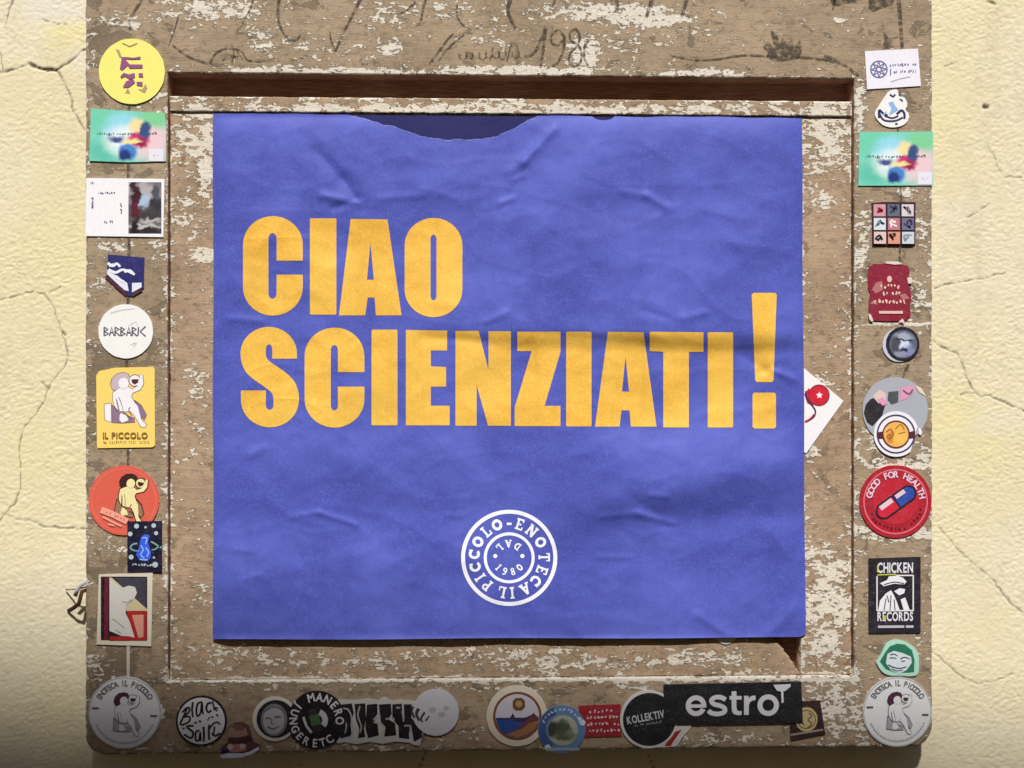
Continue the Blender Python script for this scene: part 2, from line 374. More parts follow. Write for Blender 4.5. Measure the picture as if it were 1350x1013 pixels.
def slab(name, x0, x1, z0, z1, yf, yb, mat, hole=None, rad=0, bev=.0025, step=.002, cut=None, seed=0):
    """worn plank or frame: gridded front with rounded worn edges and real thickness"""
    def ax(a, b, hs):
        pts = set(np.round(np.linspace(a, b, max(2, int(round((b-a)/step))+1)), 6))
        for e in [a, b]+list(hs):
            for k in (0, .0007, .0016, .003):
                for sg in (-1, 1):
                    v = e+sg*k
                    if a <= v <= b: pts.add(round(v, 6))
        return np.array(sorted(pts))
    xs = ax(x0, x1, hole[:2] if hole else []); zs = ax(z0, z1, hole[2:] if hole else [])
    nx, nz = len(xs), len(zs); X, Z = np.meshgrid(xs, zs)
    d = np.minimum(np.minimum(X-x0, x1-X), np.minimum(Z-z0, z1-Z))
    OX, OZ = X.copy(), Z.copy()
    if rad:
        for (cx, sx) in ((x0, 1), (x1, -1)):
            u = (X-cx)*sx; v = Z-z0
            m = (u < rad) & (v < rad)
            a = 1-u/rad; b = 1-v/rad
            aa = a*np.sqrt(np.maximum(0, 1-b*b/2)); bb = b*np.sqrt(np.maximum(0, 1-a*a/2))
            OX = np.where(m, cx+sx*rad*(1-aa), OX); OZ = np.where(m, z0+rad*(1-bb), OZ)
            d = np.where(m, np.minimum(rad*(1-np.hypot(aa, bb)), d+1), d)
    keep = np.ones((nz-1, nx-1), bool)
    if hole:
        hx0, hx1, hz0, hz1 = hole
        xc = (xs[1:]+xs[:-1])/2; zc = (zs[1:]+zs[:-1])/2
        keep = ~(((xc > hx0) & (xc < hx1))[None, :] & ((zc > hz0) & (zc < hz1))[:, None])
        dh = np.hypot(np.maximum(np.maximum(hx0-X, X-hx1), 0), np.maximum(np.maximum(hz0-Z, Z-hz1), 0))
        d = np.minimum(d, dh)
    hb = .0016 if hole else bev
    if hole: bev = np.where(np.abs(d-dh) < 1e-9, hb, bev)
    bv = bev*(1+.5*perlin(X/.02, Z/.02, seed+11)+.5*perlin(X/.006, Z/.006, seed+12))
    drop = np.where(d < bv, bv-np.sqrt(np.maximum(0, bv**2-(bv-d)**2)), 0)
    rel = .00035*perlin(X/.09, Z/.012, seed+1)+.0004*perlin(X/.25, Z/.2, seed+2)+.00025*perlin(X/.02, Z/.008, seed+3)
    edge = np.minimum(d/.004, 1)
    Yv = yf+drop-rel*edge
    jit = .0007*perlin(X/.015, Z/.015, seed+5)+.0004*perlin(X/.004, Z/.004, seed+6)
    fz = np.where(d < .004, 1-d/.004, 0)*jit
    V = np.stack([(OX+fz).ravel(), Yv.ravel(), (OZ+fz).ravel()], 1)
    px, py = proj(V[:, 0], V[:, 1], V[:, 2])
    wv_, dk = wear_attrs(px, py)
    wv_ = wv_+(.75*np.exp(-(d.ravel()/.0035))+.35*np.exp(-(d.ravel()/.009)))*(.55+.9*perlin(px/30, py/30, seed+7))
    F = grid_faces(nx, nz, keep)
    # boundary walls
    e = np.concatenate([F[:, [0, 1]], F[:, [1, 2]], F[:, [2, 3]], F[:, [3, 0]]])
    key = np.minimum(e[:, 0], e[:, 1])*10**7+np.maximum(e[:, 0], e[:, 1])
    u, idx, cnt = np.unique(key, return_index=True, return_counts=True)
    be = e[idx[cnt == 1]]; bvs = np.unique(be)
    mp = np.full(len(V), -1); mp[bvs] = np.arange(len(bvs))+len(V)
    BV = V[bvs].copy(); BV[:, 1] = yb
    side = np.stack([be[:, 1], be[:, 0], mp[be[:, 0]], mp[be[:, 1]]], 1)
    V2 = np.concatenate([V, BV]); F2 = np.concatenate([F, side])
    used = np.unique(F2); rm = np.full(len(V2), -1); rm[used] = np.arange(len(used))
    w2 = np.concatenate([wv_, wv_[bvs]*.4])[used]; d2 = np.concatenate([dk, dk[bvs]])[used]
    o = mesh_obj(name, V2[used], rm[F2], mat, smooth=True, attrs={'wear': w2, 'dark': d2})
    if hole:                                                     # the sawn inner edges were never painted
        o.data.materials.append(M['darkwood']); mi = np.zeros(len(F2), np.int32)
        bx_, bz_ = V[be[:, 0], 0], V[be[:, 0], 2]
        inner = (bx_ > hole[0]-.003) & (bx_ < hole[1]+.003) & (bz_ > hole[2]+.01) & (bz_ < hole[3]+.003)
        mi[len(F):][inner] = 1; o.data.polygons.foreach_set('material_index', mi)
    return reb(o)
# the outer frame: everything is measured from the photograph on the plane y = 0
L = P(112, 500).x; Rr = P(1230, 500).x; Bt = P(670, 991).z; Tp = P(670, -190).z
hL = P(221, 500).x; hR = P(1126, 500).x; hT = P(670, 100).z; hB = P(670, 895).z
frame = slab('frame', L, Rr, Bt, Tp, 0, .037, M['wood'], hole=(hL, hR, hB, hT), rad=.022, bev=.0045, seed=1)
bk = reb(box('backing', hL-.02, hR+.02, .030, .0345, hB-.02, hT+.02, M['darkwood']))
# the inset panel stands on the bottom rail and leaves a dark slot under the top rail
PY = .0055
pT = P(670, 131, PY).z; pS = P(1056, 500, PY).x
lip = slab('panel_rail', hL+.0015, hR-.0012, P(670, 151, PY).z, pT, PY-.0028, .0295, M['panelwood'], bev=.0012, step=.002, seed=21)
pan_top = P(670, 151, PY).z-.0004
# right hand strip and main panel (its lower right corner is broken away)
pst = slab('panel_stile', pS, hR-.0012, hB+.0002, pan_top, PY, .0295, M['panelwood'], bev=.0012, seed=31)
def main_panel():
    x0, x1 = hL+.0015, pS-.0006
    o = slab('panel', x0, x1, hB+.0002, pan_top, PY, .0295, M['panelwood'], bev=.0012, seed=41)
    me = o.data; bm = bmesh.new(); bm.from_mesh(me)
    def inside(v):
        x, y = proj(np.array(v.co.x), np.array(v.co.y), np.array(v.co.z)); x = float(x); y = float(y)
        if x < 1012 or y < 838: return False
        ex = (x-1012)/44; return y < 838+52*(ex**1.5) and x > 1012
    bmesh.ops.delete(bm, geom=[v for v in bm.verts if inside(v)], context='VERTS')
    be = [e for e in bm.edges if len(e.link_faces) == 1 and all(1000 < float(proj(v.co.x, v.co.y, v.co.z)[0]) < 1060 and float(proj(v.co.x, v.co.y, v.co.z)[1]) > 830 and v.co.y < .02 for v in e.verts)]
    r = bmesh.ops.extrude_edge_only(bm, edges=be)
    for v in [g for g in r['geom'] if isinstance(g, bmesh.types.BMVert)]: v.co.y = .0295
    bm.to_mesh(me); bm.free(); return o
main_panel()

# ------------------------------------------------------------------ flat print: 2D pieces in photograph pixels
def poly(pts, holes=()):
    loops = [[Vector((x, y, 0)) for x, y in pts]]+[[Vector((x, y, 0)) for x, y in h] for h in holes]
    flat = [(v.x, v.y) for lp in loops for v in lp]
    return (flat, [tuple(f) for f in tessellate_polygon(loops)])
def circ(x, y, r, n=40, ry=None): 
    ry = ry or r
    return [(x+r*math.cos(2*math.pi*i/n), y+ry*math.sin(2*math.pi*i/n)) for i in range(n)]
def disc(x, y, r, n=40, ry=None): return poly(circ(x, y, r, n, ry))
def ring(x, y, r0, r1, n=56, a0=0, a1=360):
    v = []; f = []
    for i in range(n+1):
        a = R(a0+(a1-a0)*i/n)
        v += [(x+r0*math.cos(a), y+r0*math.sin(a)), (x+r1*math.cos(a), y+r1*math.sin(a))]
        if i: f.append((2*i-2, 2*i-1, 2*i+1, 2*i))
    return (v, f)
def rect(x0, y0, x1, y1): return ([(x0, y0), (x1, y0), (x1, y1), (x0, y1)], [(0, 1, 2, 3)])
def quad(*p): return (list(p), [tuple(range(len(p)))])
def rib(pts, w, w1=None):
    """brush stroke along points; w .. w1 its width at both ends"""
    v = []; f = []; n = len(pts)
    if w1 is None: w1 = w
    for i, p in enumerate(pts):
        a = pts[max(0, i-1)]; b = pts[min(n-1, i+1)]
        dx, dy = b[0]-a[0], b[1]-a[1]; L_ = math.hypot(dx, dy) or 1
        ww = (w+(w1-w)*i/max(1, n-1))/2
        v += [(p[0]-dy/L_*ww, p[1]+dx/L_*ww), (p[0]+dy/L_*ww, p[1]-dx/L_*ww)]
        if i: f.append((2*i-2, 2*i-1, 2*i+1, 2*i))
    return (v, f)
def curve(pts, k=5):
    """Catmull-Rom through the points"""
    q = [pts[0]]+list(pts)+[pts[-1]]; o = []
    for i in range(1, len(q)-2):
        p0, p1, p2, p3 = q[i-1:i+3]
        for j in range(k):
            t_ = j/k
            o.append(tuple(.5*(2*p1[c]+(p2[c]-p0[c])*t_+(2*p0[c]-5*p1[c]+4*p2[c]-p3[c])*t_*t_+(3*p1[c]-p0[c]-3*p2[c]+p3[c])*t_**3) for c in (0, 1)))
    return o+[tuple(pts[-1])]
def stroke(pts, w, w1=None, k=5): return rib(curve(pts, k), w, w1)
def xf(piece, dx=0, dy=0, s=1, sy=None, rot=0):
    sy = s if sy is None else sy
    c, n = math.cos(R(rot)), math.sin(R(rot))
    return ([(dx+(x*s)*c-(y*sy)*n, dy+(x*s)*n+(y*sy)*c) for x, y in piece[0]], piece[1])

# glyphs of the built-in font, taken once
GL = {}
def load_glyphs():
    objs = []
    for bold in (0, .028):
        for ch in 'ABCDEFGHIJKLMNOPQRSTUVWXYZabcdefghijklmnopqrstuvwxyz0123456789!&.':
            c = bpy.data.curves.new('g', 'FONT'); c.body = ch; c.size = 1; c.resolution_u = 3; c.offset = bold
            o = bpy.data.objects.new('g', c); COL.objects.link(o); objs.append((ch, bold, o, c))
    dg = bpy.context.evaluated_depsgraph_get(); dg.update()
    for ch, bold, o, c in objs:
        me = bpy.data.meshes.new_from_object(o.evaluated_get(dg))
        v = [(q.co.x, -q.co.y) for q in me.vertices]
        x0 = min(p[0] for p in v)
        GL[(ch, bold > 0)] = ([(x-x0, y) for x, y in v], [tuple(p.vertices) for p in me.polygons], max(p[0] for p in v)-x0)
        bpy.data.meshes.remove(me)
    for ch, bold, o, c in objs:
        bpy.data.objects.remove(o); bpy.data.curves.remove(c)
load_glyphs()
CAP = -min(y for x, y in GL[('H', False)][0])
def txt(s, x, y, h, width=None, bold=False, rot=0, gap=.09, center=True):
    """a line of text; (x, y) its centre, h its capital height, all in pixels"""
    out = []; cx = 0
    for ch in s:
        if ch == ' ': cx += .32; continue
        g = GL[(ch, bold)]; out.append(([(px+cx, py) for px, py in g[0]], g[1])); cx += g[2]+gap
    cx -= gap; k = h/CAP; kx = width/cx if width else k
    off = -cx/2*kx if center else 0
    return [xf(xf(p, off, h/2, kx, k), x, y, 1, 1, rot) for p in out]
def arctxt(s, x, y, r, h, a0, a1, bold=False, inward=False, wide=1):
    """letters spread from angle a0 to a1 (degrees clockwise from the top); r is the middle of the letters"""
    out = []; n = len(s)
    for i, ch in enumerate(s):
        if ch == ' ': continue
        a = a0+(a1-a0)*i/max(1, n-1); g = GL[(ch, bold)]; k = h/CAP
        p = ([((px-g[2]/2)*k*wide, py*k+h/2) for px, py in g[0]], g[1])
        out.append(xf(p, x+r*math.sin(R(a)), y-r*math.cos(R(a)), 1, 1, a+(180 if inward else 0)))
    return out
def flat_mesh(name, pieces, mat, parent, org, k, y, ystep=1.2e-5):
    """pieces (absolute photograph pixels) as one flat printed layer; org is the parent's pixel origin, k metres per pixel"""
    v = []; f = []
    for i, (pv, pf) in enumerate(pieces):
        b = len(v); v += [((px-org[0])*k, y-i*ystep, -(py-org[1])*k) for px, py in pv]
        f += [tuple(b+j for j in q) for q in pf]
    return mesh_obj(name, v, f, mat, parent)

# painted vine and writing on the board (flat old paint)
def paint(name, pieces):
    v = []; f = []
    for i, (pv, pf) in enumerate(pieces):
        b = len(v)
        for px, py in pv: q = P(px, py, -.0008-i*3e-6); v.append(tuple(q))
        f += [tuple(b+j for j in q) for q in pf]
    return reb(mesh_obj(name, v, f, M['brush']))
Z6 = lambda pts: [(220+x/2.7, y/2.7) for x, y in pts]
Z7 = lambda pts: [(680+x/2.41, y/2.41) for x, y in pts]
Z2 = lambda pts: [(440+x/2.935, y/2.935) for x, y in pts]
FL = ([stroke(Z6(p), a, b) for p, a, b in [
    ([(402,-20),(395,40),(402,90),(428,132),(458,142),(476,122)], 4.5, 2), ([(700,-25),(660,55),(625,125),(600,182)], 4.5, 2.5), ([(600,182),(586,150),(580,112)], 3, 1.5),
    ([(308,-10),(297,30),(268,82)], 2.5, 1.5), ([(885,5),(850,38),(815,52)], 3, 1.5), ([(925,-10),(912,30),(905,72)], 4, 3), ([(1033,15),(1035,60),(1060,92),(1095,102),(1125,85)], 3, 1.5),
    ([(1225,-10),(1214,40),(1240,100)], 6, 3.5), ([(40,60),(25,110),(5,165)], 2, 1.2)]]+[stroke(Z7(p), a, b) for p, a, b in [
    ([(128,-10),(115,22)], 5, 2), ([(322,-10),(322,30)], 6, 4), ([(435,-12),(415,55)], 6, 4), ([(545,-12),(528,52)], 6, 4), ([(1015,-10),(1008,30)], 4, 2)]])
for q in FL: paint('painted_flourish', [q])
wave = [(606+i*1.45-2.6*math.sin(i*1.05), 74-.04*i-(4.2+1.3*math.sin(i*.37))*math.cos(i*1.05)) for i in range(58)]
paint('painted_writing', [stroke([(566,84),(578,68),(590,52),(598,44)], 3, 2), stroke([(578,81),(590,64),(612,45)], 2.5, 2.5), stroke([(580,66),(592,64),(602,60)], 2, 1.5), stroke(wave, 1.7, 1.4, 3), stroke([(650,62),(646,80)], 2, 2), stroke([(674,58),(668,82)], 2, 2)])
paint('painted_year', [stroke(Z2(p), a, b) for p, a, b in [
    ([(735,215),(755,218),(785,190),(818,110)], 3.4, 4.2), ([(820,110),(812,180),(800,262)], 4.4, 3.2),
    ([(892,140),(870,118),(845,132),(842,160),(862,175),(888,155),(893,140)], 3.2, 3.2), ([(893,140),(888,195),(868,240),(845,255)], 4, 2.4),
    ([(950,130),(935,112),(915,128),(918,155),(945,172),(958,200),(955,240),(930,256),(910,235),(915,205),(940,180),(952,150),(950,130)], 3, 3),
    ([(992,150),(972,175),(970,225),(985,255)], 4, 2.5)]])
paint('painted_vine', [stroke(Z6(p), a, b) for p, a, b in [
    ([(20,160),(65,195),(115,215),(150,222),(175,188),(215,172),(265,182),(292,215),(375,213)], 2.6, 2.2), ([(440,215),(480,205),(500,195)], 2.5, 1.5), ([(150,222),(180,232),(205,222)], 1.6, 1),
    ([(230,155),(238,190),(230,222)], 2.2, 1.5), ([(205,190),(262,206)], 2, 1.5), ([(195,212),(262,196)], 1.6, 1.2), ([(250,182),(270,210)], 1.6, 1.2)]]+[stroke(Z7(p), a, b) for p, a, b in [
    ([(490,175),(560,190),(640,188),(720,176),(800,178),(915,182),(985,190),(1040,205),(1090,240)], 1.8, 3.6), ([(980,178),(1020,190)], 4.5, 3),
    ([(1216,-10),(1222,60),(1228,155)], 5.5, 4.5)]]+[stroke([(1187,118),(1184,170),(1188,260),(1186,345)], 2.5, 2.5), stroke([(1198,480),(1190,500),(1192,520)], 4, 3)])
def leaf(pts): return poly(pts)
paint('painted_leaf', [leaf(Z7([(785,150),(800,132),(822,150),(808,92),(832,112),(838,140),(848,118),(862,140),(878,122),(886,150),(902,122),(910,160),(900,185),(870,188),(845,194),(815,190),(795,178),(802,165)]))])
paint('painted_leaf', [leaf(Z7([(1000,-8),(1090,-8),(1080,6),(1045,10),(1015,22),(1004,10)]))])
paint('painted_leaf', [leaf(Z7([(1122,-8),(1208,-8),(1196,16),(1165,24),(1135,36),(1120,24)]))])
paint('painted_leaf', [leaf(Z7([(1168,98),(1182,112),(1186,132),(1204,152),(1162,154),(1172,128)]))])
paint('painted_stem', [stroke([(171,60),(169,200),(170,330),(167,480),(169,610),(168,680)], 4, 4), stroke([(187,0),(173,22),(171,40)], 4, 3)])
palestem = [stroke([(169,848),(169,893)], 4.5, 4)]
pv = []; pf = []
for (a_, b_) in palestem:
    pv += [tuple(P(x, y, -.0008)) for x, y in a_]; pf += b_
reb(mesh_obj('painted_stem', pv, pf, ink((206, 196, 178), .8)))

# ------------------------------------------------------------------ the blue paper bag poster
BAG = empty('paper_bag', P(670, 843, PY), 'blue paper bag printed with yellow lettering, pinned flat on the panel', 'paper bag')
BO = BAG.location.copy()
CREASE = [(731,170,690,214,7,2.3),(690,214,672,226,8,1.0),(418,200,452,236,10,-1.5),(452,236,474,268,9,-1.7),(424,258,474,268,6,1.5),(440,276,470,262,5,-1.0),(660,268,676,262,5,1.2),(820,252,852,258,7,1.0),(852,258,880,274,6,1.2),(690,232,676,238,5,.8),
 (1018,488,1046,500,6,2.0),(1000,492,1020,486,6,-1.2),(980,470,1010,488,10,-1.2),(828,652,880,690,9,-.8),(842,678,888,690,5,1.3),(790,682,842,676,5,.8),(858,653,880,655,4,.9),(1014,700,1045,738,12,1.1),(1045,740,1060,700,12,-1.2),(920,812,960,838,8,1.2),(1015,835,1050,800,10,1.4),
 (384,682,420,676,4,.8),(420,676,470,692,4,1.1),(322,764,342,758,4,.8),(310,726,332,728,4,.6),(590,680,610,680,4,.6),(300,420,345,424,5,.8),(640,425,668,412,5,.9),(900,420,930,412,6,.9),(850,410,880,420,6,-.8),(560,445,640,450,9,-1.2),(715,440,850,455,12,-1.0),(330,600,350,590,5,.7),(790,735,830,735,4,.6),(560,250,600,262,8,.7),(500,262,560,258,6,.8),(960,320,1040,330,10,.7),(925,275,985,292,9,.6)]
def bag_h(px, py):
    """how far the bag's front stands off the panel, millimetres"""
    px = np.asarray(px, float); py = np.asarray(py, float)
    h = 5.0+2.2*perlin(px/210+3, py/150, 60)+2.1*perlin(px/90, py/70+5, 61)+.6*perlin(px/38, py/30, 62)+.16*perlin(px/17, py/15, 63)
    for (sc, am, sd) in ((150, 1.7, 64), (74, .95, 65), (36, .42, 66)):       # sharp-edged crumples: folded valleys and ridges
        wxx = px+perlin(px/60, py/60, sd+20)*14; wyy = py+perlin(px/60, py/60, sd+30)*14
        h += -am*np.abs(perlin(wxx/sc+7, wyy/(sc*.8), sd))*1.6+am*.35
    h += .35*np.exp(-np.abs(perlin(px/110+2, py/70, 67))*22)
    for (x0, y0, x1, y1, wd, a) in CREASE:
        d, _ = segdist(px, py, x0, y0, x1, y1); h += a*(.75*np.exp(-(d/wd)**2)+.6*np.exp(-d/(wd*.6)))
    rt = sstep(520, 700, px)
    yy = 446+.012*(px-560)
    h += rt*6.0*(1-sstep(-14, 16, py-yy))*np.exp(-np.maximum(0, yy-py)/130)
    h += -rt*1.2*np.exp(-((py-500)/45)**2)
    r2 = sstep(640, 900, px)                                   # billow below the lettering on the right
    y2 = 622-20*np.sin((px-830)/230*math.pi*.5)
    h += r2*8.5*sstep(545, 628, py)*(1-sstep(0, 60, py-y2-24))
    r3 = np.exp(-(((px-985)/50)**2+((py-652)/34)**2)); h += -4.6*r3
    for fx in (368, 905, 975): h += .35*np.exp(-((px-fx)/4)**2)*sstep(150, 400, py+0*px)
    e = np.minimum(px-281-(py-150)*.001, 1057+(py-150)*.006-px)
    h = h-(2.0*np.exp(-np.maximum(e, 0)/7.0))
    tp = np.exp(-np.maximum(py-154, 0)/14.0); h = h*(1-.8*tp)
    h = h*(1-.5*np.exp(-np.maximum(e, 0)/16.0))+1.8*np.exp(-np.maximum(842-py, 0)/3.2)
    return np.maximum(h, .9)
def bag_top(x):
    y = 149.5+(x-281)/775*6.0+.5*np.sin(x/31)+.4*np.sin(x/11)
    notch = np.interp(x, [455, 470, 490, 520, 555, 590, 625, 655, 680, 698, 708], [0, 2.5, 8, 17, 28, 32.5, 31.5, 27, 16, 5, 0])
    notch = notch+np.where(notch > 1, 1.5*perlin(x/9, 0*x+.5, 71)+1.0*perlin(x/4, 0*x+.5, 72), 0)
    n2 = np.where(np.abs(x-796) < 14, 5*np.sqrt(np.maximum(0, 1-((x-796)/14.0)**2)), 0)
    return y+notch+n2
def bag_bottom(x): 
    y = 843.5-(x-281)/775*3.0+.6*np.sin(x/60)
    cr = np.maximum(0, (x-1047)/14.0); return y-np.where(cr > 0, 14*(1-np.sqrt(np.maximum(0, 1-np.minimum(cr, 1)**2))), 0)
def bag_sheet(name, mat, n, top, bot, hfun, inset=0):
    us = np.linspace(0, 1, n); vs = np.linspace(0, 1, int(n*.9)); U, W = np.meshgrid(us, vs)
    x_mid = 281+inset+U*(776-2*inset)
    yt = top(x_mid); yb = bot(x_mid); py = yt+(yb-yt)*W
    px = x_mid+W*(U*5.0)*(1)+.5*np.sin(py/47)*(1-2*U)
    h = hfun(px, py)
    x, y, z = at(px, py, PY-h*.001)
    V = np.stack([x.ravel(), y.ravel(), z.ravel()], 1)-np.array(BO)
    F = grid_faces(len(us), len(vs))
    return mesh_obj(name, V, F, mat, BAG, smooth=True)
front = bag_sheet('front_sheet', M['blue'], 265, bag_top, bag_bottom, bag_h)
back = bag_sheet('back_sheet', M['blueback_shaded'], 60, lambda x: 150.5+(x-281)/775*6.0, lambda x: 843-(x-281)/775*3.0+0*x, lambda x, y: .45+0*x, inset=2)
front_o = front
def on_bag(name, pieces, mat, lift=.35, maxe=6):
    bm = bmesh.new(); k = 0
    for pv, pf in pieces:
        vs = [bm.verts.new((x, y, k*.02)) for x, y in pv]
        for q in pf:
            try: bm.faces.new([vs[i] for i in q])
            except ValueError: pass
        k += 1
    bmesh.ops.triangulate(bm, faces=bm.faces[:])
    for it in range(7):
        le = [e for e in bm.edges if (e.verts[0].co-e.verts[1].co).length > maxe]
        if not le: break
        bmesh.ops.subdivide_edges(bm, edges=le, cuts=1); bmesh.ops.triangulate(bm, faces=[f for f in bm.faces if len(f.verts) > 3])
    co = np.array([v.co[:] for v in bm.verts])
    h = bag_h(co[:, 0], co[:, 1])+lift+co[:, 2]
    x, y, z = at(co[:, 0], co[:, 1], PY-h*.001)
    for v, a, b, c in zip(bm.verts, x, y, z): v.co = (a-BO.x, b-BO.y, c-BO.z)
    me = bpy.data.meshes.new(name); bm.to_mesh(me); bm.free()
    me.polygons.foreach_set('use_smooth', [True]*len(me.polygons)); me.materials.append(mat)
    o = bpy.data.objects.new(name, me); COL.objects.link(o); o.parent = front_o; return o
def earc(cx, cy, rx, ry, a0, a1, n=10): return [(cx+rx*math.cos(R(a0+(a1-a0)*i/n)), cy+ry*math.sin(R(a0+(a1-a0)*i/n))) for i in range(n+1)]
ZA = lambda p: [(270+x/2.98, 260+y/2.98) for x, y in p]
ZB = lambda p: [(660+x/2.8125, 370+y/2.8125) for x, y in p]
def gC(x0, x1, y0, y1, s0, s1, t0, t1, o0, o1):
    mx = (x0+x1)/2; sm = (s0+s1)/2; sr = (s1-s0)/2; rx = (x1-x0)/2; ry = 112
    return ([(x1, o0), (s1, o0)]+earc(sm, t0+sr*1.3, sr, sr*1.3, 0, -180, 8)+earc(sm, t1-sr*1.3, sr, sr*1.3, 180, 0, 8)+[(s1, o1), (x1, o1)]
            + earc(mx, y1-ry, rx, ry, 0, 90)+earc(mx, y1-ry, rx, ry, 90, 180)+earc(mx, y0+ry, rx, ry, 180, 270)+earc(mx, y0+ry, rx, ry, 270, 360))
def gO(x0, x1, y0, y1, s0, s1, t0, t1):
    mx = (x0+x1)/2; rx = (x1-x0)/2; ry = 108; sm = (s0+s1)/2; sr = (s1-s0)/2
    return (earc(mx, y1-ry, rx, ry, 0, 180, 18)+earc(mx, y0+ry, rx, ry, 180, 360, 18), earc(sm, t1-sr*1.5, sr, sr*1.5, 0, 180, 8)+earc(sm, t0+sr*1.5, sr, sr*1.5, 180, 360, 8))
def gR(x0, y0, x1, y1, r=3): 
    return [(x0+r, y0), (x1-r, y0), (x1, y0+r), (x1, y1-r), (x1-r, y1), (x0+r, y1), (x0, y1-r), (x0, y0+r)]
gS = ([(362,635),(265,635),(265,603)]+earc(252.5, 597, 12.5, 18, 0, -180, 8)+[(240,622)]+curve([(240,622),(248,640),(275,660),(318,690),(350,722),(367,762),(370,795)])[1:]
      + earc(256, 797, 114, 108, 0, 90)+earc(256, 797, 114, 108, 90, 180)[1:]+[(142,760),(240,760),(240,815)]+earc(255, 818, 15, 18, 180, 0, 8)
      + curve([(270,795),(264,772),(240,750),(200,722),(165,692),(146,655),(140,618)])[1:]+earc(252, 615, 112, 105, 180, 270)[1:]+earc(252, 615, 110, 105, 270, 360))
oO, oI = gO(785, 1012, 82, 472, 887, 910, 148, 406)
LET = [[poly(ZA(gC(150, 385, 75, 466, 250, 282, 142, 400, 250, 305)))], [poly(ZA(gR(413, 84, 517, 462)))],
 [poly(ZA([(573,86),(718,88),(773,465),(672,465),(667,395),(640,395),(630,465),(527,465)]), [ZA([(651,180),(664,325),(637,325)])])],
 [poly(ZA(oO), [ZA(oI)])], [poly(ZA(gS))], [poly(ZA(gC(392, 627, 513, 906, 495, 523, 582, 838, 688, 745)))], [poly(ZA(gR(655, 521, 757, 897)))],
 [poly(ZA([(790,522),(952,525),(952,603),(888,603),(888,665),(948,668),(948,745),(888,745),(888,820),(962,820),(962,897),(790,897)]))],
 [poly([(600.5,436.5),(631,436.5),(644,488),(644,437),(673.5,437),(673.5,561.5),(643.5,561.5),(628.4,508),(628.4,561.5),(600.5,561.5)])],
 [poly(ZB([(62,190),(222,190),(222,265),(163,465),(222,465),(222,540),(52,540),(52,470),(115,262),(62,262)]))], [poly(ZB(gR(243, 190, 337, 541)))],
 [poly(ZB([(398,190),(530,192),(578,542),(483,542),(478,482),(448,482),(441,542),(350,542)]), [ZB([(463,282),(476,412),(450,412)])])],
 [poly(ZB([(553,190),(752,192),(752,265),(698,265),(698,545),(603,545),(603,265),(553,262)]))], [poly(ZB(gR(768, 192, 862, 545)))],
 [poly(ZB([(938,46),(1018,46),(1024,52),(1012,370),(1006,377),(950,377),(944,370),(931,52)])), poly(ZB(gR(934, 416, 1021, 549, 6)))]]
for g in LET: on_bag('letter', g, M['yellow'])
# pale torn fibres along the ripped mouth of the bag
tx = np.linspace(462, 704, 90); ty = bag_top(tx); rr2 = random.Random(12)
tv = []; tf = []
for i, (x_, y_) in enumerate(zip(tx, ty)):
    tv += [(float(x_), float(y_)+.1), (float(x_), float(y_)+.5+rr2.uniform(.1, 1.7))]
    if i: tf.append((2*i-2, 2*i-1, 2*i+1, 2*i))
M['fibre'] = paper('torn_paper_fibre', (98, 106, 188), (122, 130, 204))
on_bag('torn_edge', [(tv, tf)], M['fibre'], .2)
